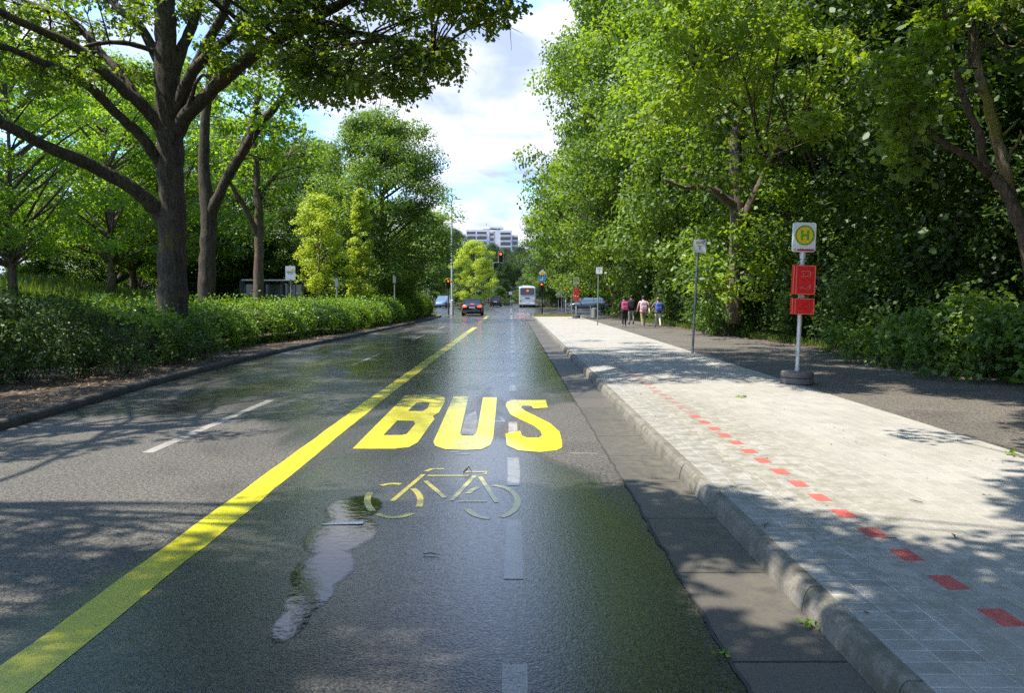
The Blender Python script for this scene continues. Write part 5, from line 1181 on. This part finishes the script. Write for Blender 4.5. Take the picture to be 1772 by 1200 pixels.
def car(name, loc, yaw, label, cat, paint, L=4.55, Wd=1.80, belt=.92, H=1.43, cab=(-1.75, -1.05, .45, 1.15), rear_z=.98, hood_z=.88, lit=False, estate=False, glass='glass_dark', group='cars at the junction'):
    root = empty(name, loc, yaw, label, cat, group); hw = Wd / 2; a0, a1, a2, a3 = cab
    st = [(-L / 2, .82, .34, .74), (-L / 2 + .05, .93, .26, rear_z - .06), (-L / 2 + .25, .98, .22, rear_z), (a0, 1, .2, rear_z + .01), (-.6, 1, .19, belt + .04), (.6, 1, .19, belt + .01), (a3, .99, .2, hood_z + .03), (L / 2 - .7, .96, .21, hood_z - .05), (L / 2 - .2, .88, .24, hood_z - .16), (L / 2, .74, .32, .58)]
    secs = []
    for y, wf, zb, zt in st:
        h = hw * wf; m_ = (zb + zt) / 2
        secs.append([(-h * .90, y, zb), (h * .90, y, zb), (h * .98, y, zb + .12), (h, y, m_ + .02), (h * .97, y, zt - .10), (h * .88, y, zt - .015), (h * .5, y, zt + .02), (-h * .5, y, zt + .02), (-h * .88, y, zt - .015), (-h * .97, y, zt - .10), (-h, y, m_ + .02), (-h * .98, y, zb + .12)])
    body = local(root, MB().loft(secs), 'body', paint, smooth=True, bevel=0)
    for y in (-L / 2 + .82, L / 2 - .88):
        for s in (-1, 1):
            local(body, MB().lathe((s * (hw - .02), y, .35), [(.38, -.1), (.38, .028), (.33, .03)] if s > 0 else [(.38, .1), (.38, -.028), (.33, -.03)], 22, 'X'), 'wheel_arch', 'black_plastic'); wheel(root, s * (hw - .06), y)
    def cab_pts(inset, z0, z1, grow=0): return [(-hw * .88 + inset, a0 + grow, z0), (hw * .88 - inset, a0 + grow, z0), (hw * .88 - inset, a3, z0), (-hw * .88 + inset, a3, z0)], [(-hw * .66, a1, z1), (hw * .66, a1, z1), (hw * .66, a2, z1), (-hw * .66, a2, z1)]
    lo, hi = cab_pts(.0, belt - .02, H - .03); mid = [tuple(l * .42 + h * .58 for l, h in zip(p, q)) for p, q in zip(lo, hi)]; mid = [(x * 1.03, y, z) for x, y, z in mid]
    local(root, MB().loft([lo, mid, hi]), 'window', glass, bevel=.02)
    R_ = [(-hw * .68, a1 - .06, H - .05), (hw * .68, a1 - .06, H - .05), (hw * .68, a2 + .05, H - .05), (-hw * .68, a2 + .05, H - .05)]; R2_ = [(x * .9, y * .96, H) for x, y, z in R_]
    local(root, MB().loft([R_, R2_]), 'roof', paint, bevel=.02); mb = MB()
    for i in range(4): mb.tube([lo[i], mid[i], hi[i]], .035, 6)
    for s in (-1, 1):
        for yy in ((a1 + a2) / 2 - .05, a1 + .25): mb.tube([(s * hw * .885, yy, belt - .02), (s * hw * .80, yy, (belt + H) / 2 + .04), (s * hw * .67, yy, H - .03)], .026, 6)
    local(root, mb, 'pillar', paint)
    for s in (-1, 1):
        tz = rear_z - .17 if not estate else 1.0
        lt = MB().loft([[(s * hw * q, y, tz + dz) for q, dz in ((.90, -.09), (.52, -.07), (.52, .07), (.92, .09))] for y in (-L / 2 - .012, -L / 2 + .16)]); local(root, lt, 'tail_light', 'tail_lit' if lit else 'tail_off', bevel=.01)
        local(root, MB().loft([[(s * hw * q, y, .66 + dz) for q, dz in ((.82, -.07), (.42, -.06), (.42, .05), (.86, .08))] for y in (L / 2 - .22, L / 2 - .03)]), 'headlight', 'glass_blue')
        local(root, MB().loft([[(s * (hw + x), y, z) for y, z in ((a3 - .30, belt + .0), (a3 - .18, belt + .0), (a3 - .18, belt + .13), (a3 - .30, belt + .13))] for x in (-.06, .15)]), 'wing_mirror', paint, bevel=.02)
    local(root, MB().box((0, -L / 2 - .012, .72 if not estate else .8), (.52, .02, .11)), 'licence_plate', 'plate')
    local(root, MB().box((0, -L / 2 + .02, .40), (Wd * .80, .14, .20)), 'bumper', paint, bevel=.04)
    if lit: local(root, MB().box((0, a0 + .12, rear_z + .05), (.32, .03, .03)), 'brake_light', 'tail_lit')
    local(root, MB().box((0, 0, .22), (Wd * .8, L * .86, .12)), 'underbody', 'black_plastic')
    return root
g_ = gr(817.5, 546, 0); car('saloon_car', (g_.x, 67, 0), R(1.0), 'black saloon car seen from behind with its brake lights lit', 'car', 'black_car_paint', lit=True)
g_ = gr(858, 532, 0); car('people_carrier', (at(858, 525, 118).x, 118, 0), R(-1), 'small dark people carrier driving away beyond the junction', 'car', 'black_car_paint', L=4.2, Wd=1.74, belt=1.05, H=1.72, cab=(-1.98, -1.75, .5, 1.2), rear_z=1.05, hood_z=1.0, estate=True)
car('estate_car', (at(1017, 525, 92).x, 92, 0), R(84), 'blue grey estate car seen from the side at the crossing beyond the bus stop', 'car', 'blue_grey_paint', L=4.75, Wd=1.8, belt=.95, H=1.50, cab=(-2.1, -1.75, .45, 1.2), rear_z=1.0, estate=True, glass='glass_blue')
car('van', (at(767, 520, 108).x, 108, 0), R(172), 'light blue van facing the camera beyond the hedge end', 'van', 'light_blue_paint', L=4.4, Wd=1.68, belt=1.05, H=1.75, cab=(-2.0, -1.8, .7, 1.35), rear_z=1.08, hood_z=1.0, estate=True, glass='glass_blue')
# the coach
root = empty('coach', (at(914, 525, 112).x, 117, 0), R(-1.5), 'white single deck coach driving away, seen from behind right of the centre', 'bus', None)
P = rrect(2.5, 2.75, .22); mb = MB(); mb.loft([[(x * k, y, z * k + 1.72) for x, z in P] for y, k in ((-5.9, .93), (-5.82, .985), (-5.6, 1.0), (5.6, 1.0), (5.9, .94))]); local(root, mb, 'body', 'bus_paint', smooth=False)
w_ = local(root, plate(MB(), (0, 2.38), 2.05, .98, .12, -5.94, -5.86), 'rear_window', 'glass_dark'); local(w_, MB().lathe((.05, -5.96, 2.5), [(.14, 0), (.14, -.02)], 16, 'Y'), 'route_display', 'tail_lit')
local(root, MB().box((0, -5.92, 1.45), (.7, .03, .10)), 'grille', 'black_plastic'); local(root, MB().box((0, -5.9, .52), (2.3, .12, .28)), 'bumper', 'bus_paint', bevel=.04); local(root, MB().box((0, -5.975, .80), (.52, .02, .11)), 'licence_plate', 'plate')
for s in (-1, 1):
    for z, m_ in ((1.0, 'tail_off'), (.82, 'sign_yellow')): local(root, MB().box((s * 1.04, -5.93, z), (.2, .04, .14)), 'tail_light', m_)
    for k in range(6): local(root, MB().box((s * 1.245, -4.6 + k * 1.75, 2.35), (.03, 1.62, .95)), 'side_window', 'glass_dark')
    for y in (-3.2, 3.6): wheel(root, s * 1.08, y, .48, .30)
    local(root, MB().tube([(s * 1.2, 5.7, 2.9), (s * 1.45, 5.9, 2.8), (s * 1.45, 5.9, 2.35)], .05, 6), 'wing_mirror', 'black_plastic')
local(root, MB().box((0, 0, 3.12), (2.0, 10.6, .12)), 'roof', 'bus_paint', bevel=.03); local(root, MB().box((0, -1, 3.24), (1.5, 3.0, .18)), 'roof_unit', 'bus_paint', bevel=.05)
local(root, MB().box((0, 0, .38), (2.3, 11.0, .2)), 'underbody', 'black_plastic')

# ------------------------------------------------------------------ the tower block far away
DB = 424.0; b0 = at(852, 420, DB); root = empty('apartment_block', (b0.x, DB, 0), 0, 'white stepped high rise apartment block above the treetops', 'building'); BX = b0.x
def bX(px): return at(px, 420, DB).x - BX
def bZ(py): return at(850, py, DB).z
def tower(x0, x1, ztop, y0, wins, depth=14):
    X0, X1 = bX(x0), bX(x1); wl = local(root, MB().box(((X0 + X1) / 2, y0 + depth / 2, ztop / 2), (X1 - X0, depth, ztop)), 'wall', 'concrete_white')
    for (wx0, wx1) in wins:
        a, b = bX(wx0), bX(wx1); z = ztop - 1.0; k = 0
        while z > 24 and k < 5:
            local(root, MB().box(((a + b) / 2, y0 + .02, z - .95), (b - a, .3, 1.5)), 'window', 'glass_dark'); bp_ = MB().box(((a + b) / 2, y0 - .55, z - 2.25), (b - a + .3, .9, 1.0)); bc = local(root, bp_, 'balcony', 'balcony_panel'); local(bc, MB().box(((a + b) / 2, y0 - 1.03, z - 2.2), (b - a - .6, .05, .5)), 'balcony_front', 'balcony_front'); z -= 2.95; k += 1
tower(806.5, 846, bZ(397.5), 0, [(808, 823), (825.5, 842)]); tower(846, 857, bZ(399), 4, [(856 - 8, 856 - 2)]); tower(857, 886, bZ(399), -1, [(866, 883.5)]); tower(886, 897, bZ(406), 3, [(886.8, 896)])
local(root, MB().box(((bX(832) + bX(866)) / 2, 8, bZ(389) / 2 + 20), (bX(866) - bX(832), 8, bZ(389) - 40)), 'roof_house', 'concrete_white'); local(root, MB().box(((bX(848) + bX(871)) / 2, 5, bZ(392.5) / 2 + 20), (bX(871) - bX(848), 6, bZ(392.5) - 40)), 'roof_house', 'concrete_grey')
local(root, MB().tube([(bX(841), 8, bZ(390)), (bX(841), 8, bZ(384))], .15, 6), 'antenna', 'dark_pole')

# ------------------------------------------------------------------ people
def ell(mb, c, r, n=10, m_=8):
    c = Vector(c); vs = []; fs = []
    for i in range(m_ + 1):
        th = math.pi * i / m_
        for k in range(n): ph = 2 * math.pi * k / n; vs.append((c.x + r[0] * math.sin(th) * math.cos(ph), c.y + r[1] * math.sin(th) * math.sin(ph), c.z + r[2] * math.cos(th)))
    for i in range(m_):
        for k in range(n): a = i * n + k; b = i * n + (k + 1) % n; fs.append((a, a + n, b + n, b))
    return mb.add(vs, fs)
def person(loc, yaw, h, label, top, legs, hair, stride=.3, swing=.25, shoe='trainer', lower=None, hairlen=0, bend=(0, 0), arms=None):
    root = empty('person', loc, yaw, label, 'person', 'children walking away with backpacks'); J = {}; E = []
    def j(n, x, y, z, rx, ry=None, par=None):
        J[n] = (x * h, y * h, z * h, rx * h, (ry or rx) * h)
        if par: E.append((par, n))
    lx, ly = bend
    j('pelvis', 0, 0, .53, .075, .06); j('waist', lx * .3, ly * .3, .62, .068, .055, 'pelvis'); j('chest', lx, ly, .72, .085, .062, 'waist'); j('upper', lx, ly, .79, .080, .055, 'chest'); j('neck', lx, ly + .005, .845, .034, None, 'upper'); j('skull', lx, ly + .012, .89, .045, .05, 'neck'); j('crown', lx, ly + .012, .945, .050, .058, 'skull')
    for s, nm in ((-1, 'L'), (1, 'R')):
        st = stride * s
        j('hip' + nm, s * .052, 0, .49, .060, None, 'pelvis'); j('knee' + nm, s * .055, .5 * .285 * st + .03 * (1 if st > 0 else .2), .285 + (0 if st > 0 else .004), .041, None, 'hip' + nm)
        ky = J['knee' + nm][1] / h; ay = ky + (.12 * st if st > 0 else -.30 * abs(st)); az = .045 + (0 if st > 0 else .05 * abs(st) * 2)
        j('ankle' + nm, s * .055, ay, az, .026, None, 'knee' + nm); j('heel' + nm, s * .055, ay - .015, az - .018, .026, None, 'ankle' + nm); j('toe' + nm, s * .062, ay + .11, max(.018, az - .03 - (0 if st > 0 else .02)), .022, .016, 'ankle' + nm)
        A = (arms or {}).get(nm)
        j('sh' + nm, lx + s * .112, ly, .805, .042, None, 'upper'); sw = -st * swing / .3
        E_ = A[0] if A else (s * .145, sw * .35, .64); W_ = A[1] if A else (s * .150, sw * .8 + .03, .50); j('el' + nm, E_[0] + lx, E_[1] + ly, E_[2], .030, None, 'sh' + nm); j('wr' + nm, W_[0] + lx, W_[1] + ly, W_[2], .021, None, 'el' + nm)
        d = (Vector(W_) - Vector(E_)).normalized(); q = Vector((W_[0] + lx, W_[1] + ly, W_[2])) + d * .045; j('palm' + nm, q.x, q.y, q.z, .020, .014, 'wr' + nm)
    names = list(J); me = bpy.data.meshes.new('person_body'); me.from_pydata([J[n][:3] for n in names], [(names.index(a), names.index(b)) for a, b in E], [])
    bm = bmesh.new(); bm.from_mesh(me); sk = bm.verts.layers.skin.verify(); bm.verts.ensure_lookup_table()
    for i, n in enumerate(names): bm.verts[i][sk].radius = (J[n][3], J[n][4]); bm.verts[i][sk].use_root = n == 'pelvis'
    bm.to_mesh(me); bm.free(); o = bpy.data.objects.new('tmp', me); COL.objects.link(o); o.modifiers.new('s', 'SKIN').use_smooth_shade = True; m_ = o.modifiers.new('u', 'SUBSURF'); m_.levels = 1
    dg = bpy.context.evaluated_depsgraph_get(); ev = bpy.data.meshes.new_from_object(o.evaluated_get(dg)); COL.objects.unlink(o); bpy.data.objects.remove(o)
    mb = MB(); mb.v = [tuple(v.co) for v in ev.vertices]; mb.f = [tuple(p.vertices) for p in ev.polygons]
    hx, hy = lx * h, (ly + .02) * h
    ell(mb, (hx, hy, .925 * h), (.048 * h, .058 * h, .068 * h), 14, 10); ell(mb, (hx, hy + .060 * h, .918 * h), (.008 * h, .012 * h, .014 * h), 6, 5); ell(mb, (hx, hy + .052 * h, .888 * h), (.016 * h, .008 * h, .005 * h), 6, 4)
    for s in (-1, 1): ell(mb, (hx + s * .049 * h, hy - .002, .922 * h), (.006 * h, .012 * h, .017 * h), 6, 5); ell(mb, (hx + s * .018 * h, hy + .053 * h, .932 * h), (.008 * h, .005 * h, .005 * h), 6, 4)
    for s, nm in ((-1, 'L'), (1, 'R')):
        w = Vector(J['palm' + nm][:3]); d = (w - Vector(J['wr' + nm][:3])).normalized(); f = Vector((0, 1, 0)); f = (f - d * f.dot(d)).normalized(); si = d.cross(f)
        for k in range(4):
            b = w + f * (.012 - .0085 * k) * h * 1.0; ln = (.040, .045, .042, .034)[k] * h; mb.tube([b, b + d * ln * .5 - si * s * .003, b + d * ln * .9 + si * -s * .010 * h], [.0062 * h, .0055 * h, .004 * h], 5)
        b = w + f * .014 * h - d * .02 * h; mb.tube([b, b + f * .016 * h + d * .012 * h, b + f * .018 * h + d * .03 * h], [.007 * h, .006 * h, .0045 * h], 5)
    mats = [top, legs, 'skin', shoe, lower or legs]; ms = []
    for f in mb.f:
        c = sum((Vector(mb.v[i]) for i in f), Vector()) / len(f); z = c.z / h; x = abs(c.x / h - lx); ms.append(0)
        wz = [Vector(J['wr' + n][:3]) for n in 'LR']; nearhand = min(((c - w).length for w in wz)) < .035 * h or min((c - Vector(J['palm' + n][:3])).length for n in 'LR') < .07 * h
        if nearhand: ms[-1] = 2
        elif z > .855 and x < .09: ms[-1] = 2
        elif z < .060 or (z < .10 and min((c - Vector(J['ankle' + n][:3])).length for n in 'LR') < .045 * h): ms[-1] = 3
        elif z < .30 and x < .11: ms[-1] = 4
        elif z < .52 and x < .115: ms[-1] = 1
    mb.m = ms; local(root, mb, 'body', mats, smooth=True)
    # jacket with a loose hem
    cl_ = MB(); secs = []
    for z, a, b in ((.475, .108, .088), (.52, .112, .088), (.60, .102, .078), (.70, .108, .080), (.78, .112, .074), (.815, .098, .062), (.838, .055, .045)):
        t = min(1, max(0, (z - .53) / .2)); secs.append([(h * (lx * t + a * math.cos(2 * math.pi * k / 16) * (1 + .04 * math.sin(k * 2.3))), h * (ly * t + b * math.sin(2 * math.pi * k / 16)), h * z) for k in range(16)])
    cl_.loft(secs); local(root, cl_, 'jacket', top, smooth=True)
    hr = MB(); ell(hr, (hx, hy - .010 * h, .938 * h), (.056 * h, .062 * h, .064 * h), 14, 10)
    if hairlen: hr.tube([(hx, hy - .045 * h, .93 * h), (hx, hy - .062 * h, .90 * h), (hx, hy - .055 * h, (.92 - hairlen) * h)], [.03 * h, .032 * h, .012 * h], 8)
    local(root, hr, 'hair', hair, smooth=True)
    return root
def backpack(loc, yaw, h, label, mat, dx=(0, 0), sc=1.0, pocket=None):
    root = empty('backpack', loc, yaw, label, 'backpack', 'backpacks worn by the walking children'); y0 = -.085 * h; z = .69 * h
    P = rrect(.20 * h * sc, .255 * h * sc, .06 * h); b = local(root, MB().loft([[(x * k + dx[0] * h, y0 - d * h, q * k + z) for x, q in P] for d, k in ((0, .9), (.015, 1), (.07, 1), (.095, .86), (.102, .6))]), 'bag', mat, smooth=False, bevel=.006)
    P = rrect(.15 * h * sc, .10 * h * sc, .03 * h); local(root, MB().loft([[(x * k + dx[0] * h, y0 - d * h, q * k + z - .062 * h) for x, q in P] for d, k in ((.08, 1), (.115, 1), (.127, .8))]), 'pocket', pocket or mat)
    for s in (-1, 1): local(root, MB().tube([(s * .06 * h + dx[0] * h, y0 - .01, z + .12 * h), (s * .07 * h + dx[0] * h, y0 + .045 * h, .855 * h), (s * .075 * h + dx[0] * h, y0 + .155 * h, .80 * h), (s * .085 * h + dx[0] * h, y0 + .16 * h, .68 * h), (s * .10 * h + dx[0] * h, y0 + .06 * h, .60 * h)], .012 * h, 6), 'strap', 'cloth_black')
    local(root, MB().tube([(-.02 * h, y0 - .03 * h, z + .125 * h), (0, y0 - .03 * h, z + .150 * h), (.02 * h, y0 - .03 * h, z + .125 * h)], .006 * h, 6), 'handle', 'cloth_black')
for (px, d, h, yaw, lab, top, legs, hair, kw, bag) in [
    (1080, 37.6, 1.60, 2, 'child in black jacket and black trousers with a magenta backpack, leftmost of the walkers', 'cloth_black', 'cloth_black', 'hair_black', dict(stride=.22, shoe='trainer'), ('magenta backpack on the child in black', 'cloth_magenta')),
    (1092.5, 40.8, 1.66, -4, 'child in black jacket and pale grey trousers half hidden behind the magenta backpack', 'cloth_black', 'cloth_grey', 'hair_black', dict(stride=-.34, shoe='cloth_black'), ('black backpack on the half hidden child', 'cloth_black')),
    (1113, 37.2, 1.62, 0, 'child in pink jacket and olive trousers, second walker from the right', 'cloth_pink', 'cloth_olive', 'hair_black', dict(stride=.5, swing=.2, shoe='trainer', lower='cloth_olive'), ('mottled pale pink backpack on the child in pink', 'cloth_mottled')),
    (1138.5, 37.2, 1.54, 3, 'child in plum jacket and white trousers with one arm out, rightmost of the walkers', 'cloth_plum', 'cloth_white', 'hair_brown', dict(stride=-.3, swing=.2, shoe='trainer', arms={'L': ((-.20, .02, .66), (-.235, .07, .56)), 'R': ((.19, .0, .66), (.26, .04, .56))}), ('blue backpack on the rightmost child', 'cloth_blue'))]:
    l = (at(px, 560, d).x, d, PH - .004); person(l, R(yaw), h, lab, top, legs, hair, **kw); backpack(l, R(yaw), h, bag[0], bag[1], sc=1.05)

# things of the green masses get the place they hold in their row
ORD = 'first second third fourth fifth sixth seventh eighth ninth tenth eleventh twelfth thirteenth fourteenth fifteenth sixteenth seventeenth eighteenth nineteenth twentieth'.split()
bpy.context.view_layer.update()
for g, txt in (('trees closing the far end of the street', 'leafy tree in the green belt beyond the junction, %s from the left'), ('park trees far behind the meadow', 'leafy park tree far behind the meadow, %s from the left of that row'),
               ('bushes beyond the junction', 'leafy bush below the trees beyond the junction, %s from the left'), ('bushes in the park undergrowth', 'leafy bush among the park trees behind the meadow, %s from the left'), ('trees deep in the dark wood', 'tree deep in the dark wood behind the footpath, %s from the left')):
    L = sorted([o for o in bpy.data.objects if o.get('group') == g and o.parent is None], key=lambda o: to_px(o.location)[0])
    for i, o in enumerate(L[:20]): o['label'] = txt % ORD[i]

# ------------------------------------------------------------------ small things on the ground
def leafy_sprig(px, py, z, label, s=1.0):
    g_ = gr(px, py, z); rng = np.random.default_rng(int(px)); root = empty('leaf_sprig', (g_.x, g_.y, z), rng.random() * 6, label, 'fallen leaves', 'green sprigs fallen on the ground')
    local(root, MB().tube([(-.08 * s, 0, .012), (0, .01, .018), (.09 * s, -.01, .012)], [.003, .003, .002], 5), 'stem', 'twig')
    n = 7; P = rng.normal(size=(n, 3)) * .04 * s; P[:, 2] = .02 + rng.random(n) * .02; leaf_object('foliage', P, np.array([0, 0, 1.]) + rng.normal(size=(n, 3)) * .3, np.full(n, .06 * s), 'hedge_leaf', root, 'lobed', rng)
leafy_sprig(1283, 688, PH, 'green leaf lying on the sunlit platform left of the bus stop post', 1.2)
leafy_sprig(1752, 789, PH, 'green sprig on the platform at the right edge of the view', 1.2)
leafy_sprig(1401, 1085, .006, 'small green leaves lying in the gutter below the kerb', .7)
leafy_sprig(1247, 1138, .002, 'small green leaf caught in the joint beside the gutter', .5)
g_ = gr(596, 906, .01); root = empty('litter_strip', (g_.x, g_.y, .004), R(4), 'thin white strip of litter lying in the puddle left of the bicycle symbol', 'litter'); local(root, MB().loft([[(-.17, 0, 0), (-.17, .003, .004), (-.17, -.008, .003)], [(0, .006, .001), (0, .012, .008), (0, -.012, .005)], [(.14, .0, .001), (.14, .022, .010), (.14, -.018, .006)]]), 'strip', 'white_litter')
g_ = gr(807, 818, .01); root = empty('twig', (g_.x, g_.y, .004), 0, 'dark twig with a curled leaf lying above the bicycle symbol', 'twig'); local(root, MB().tube([(-.03, 0, .006), (0, .02, .03), (.02, .06, .05), (.05, .03, .008)], [.007, .010, .006, .003], 6), 'stem', 'twig')
for i, (px, py) in enumerate(((745, 962), (1325, 912), (1585, 870), (1540, 935), (1650, 930))):
    g_ = gr(px, py, PH if px > 1200 else 0); root = empty('twig', (g_.x, g_.y, (PH if px > 1200 else 0) + .006), i * 1.1, ('tiny dark twig on the wet asphalt below the bicycle symbol', 'tiny brown twig on the platform close to the red pavers', 'short twig on the sunlit platform, nearest the right edge', 'twig on the platform between red pavers and right edge', 'brown twig at the shadow edge on the platform right side')[i], 'twig', 'small twigs on the ground')
    local(root, MB().tube([(-.05, 0, .004), (0, .008, .008), (.06, -.01, .004)], [.003, .004, .002], 5), 'stem', 'wood_dark')
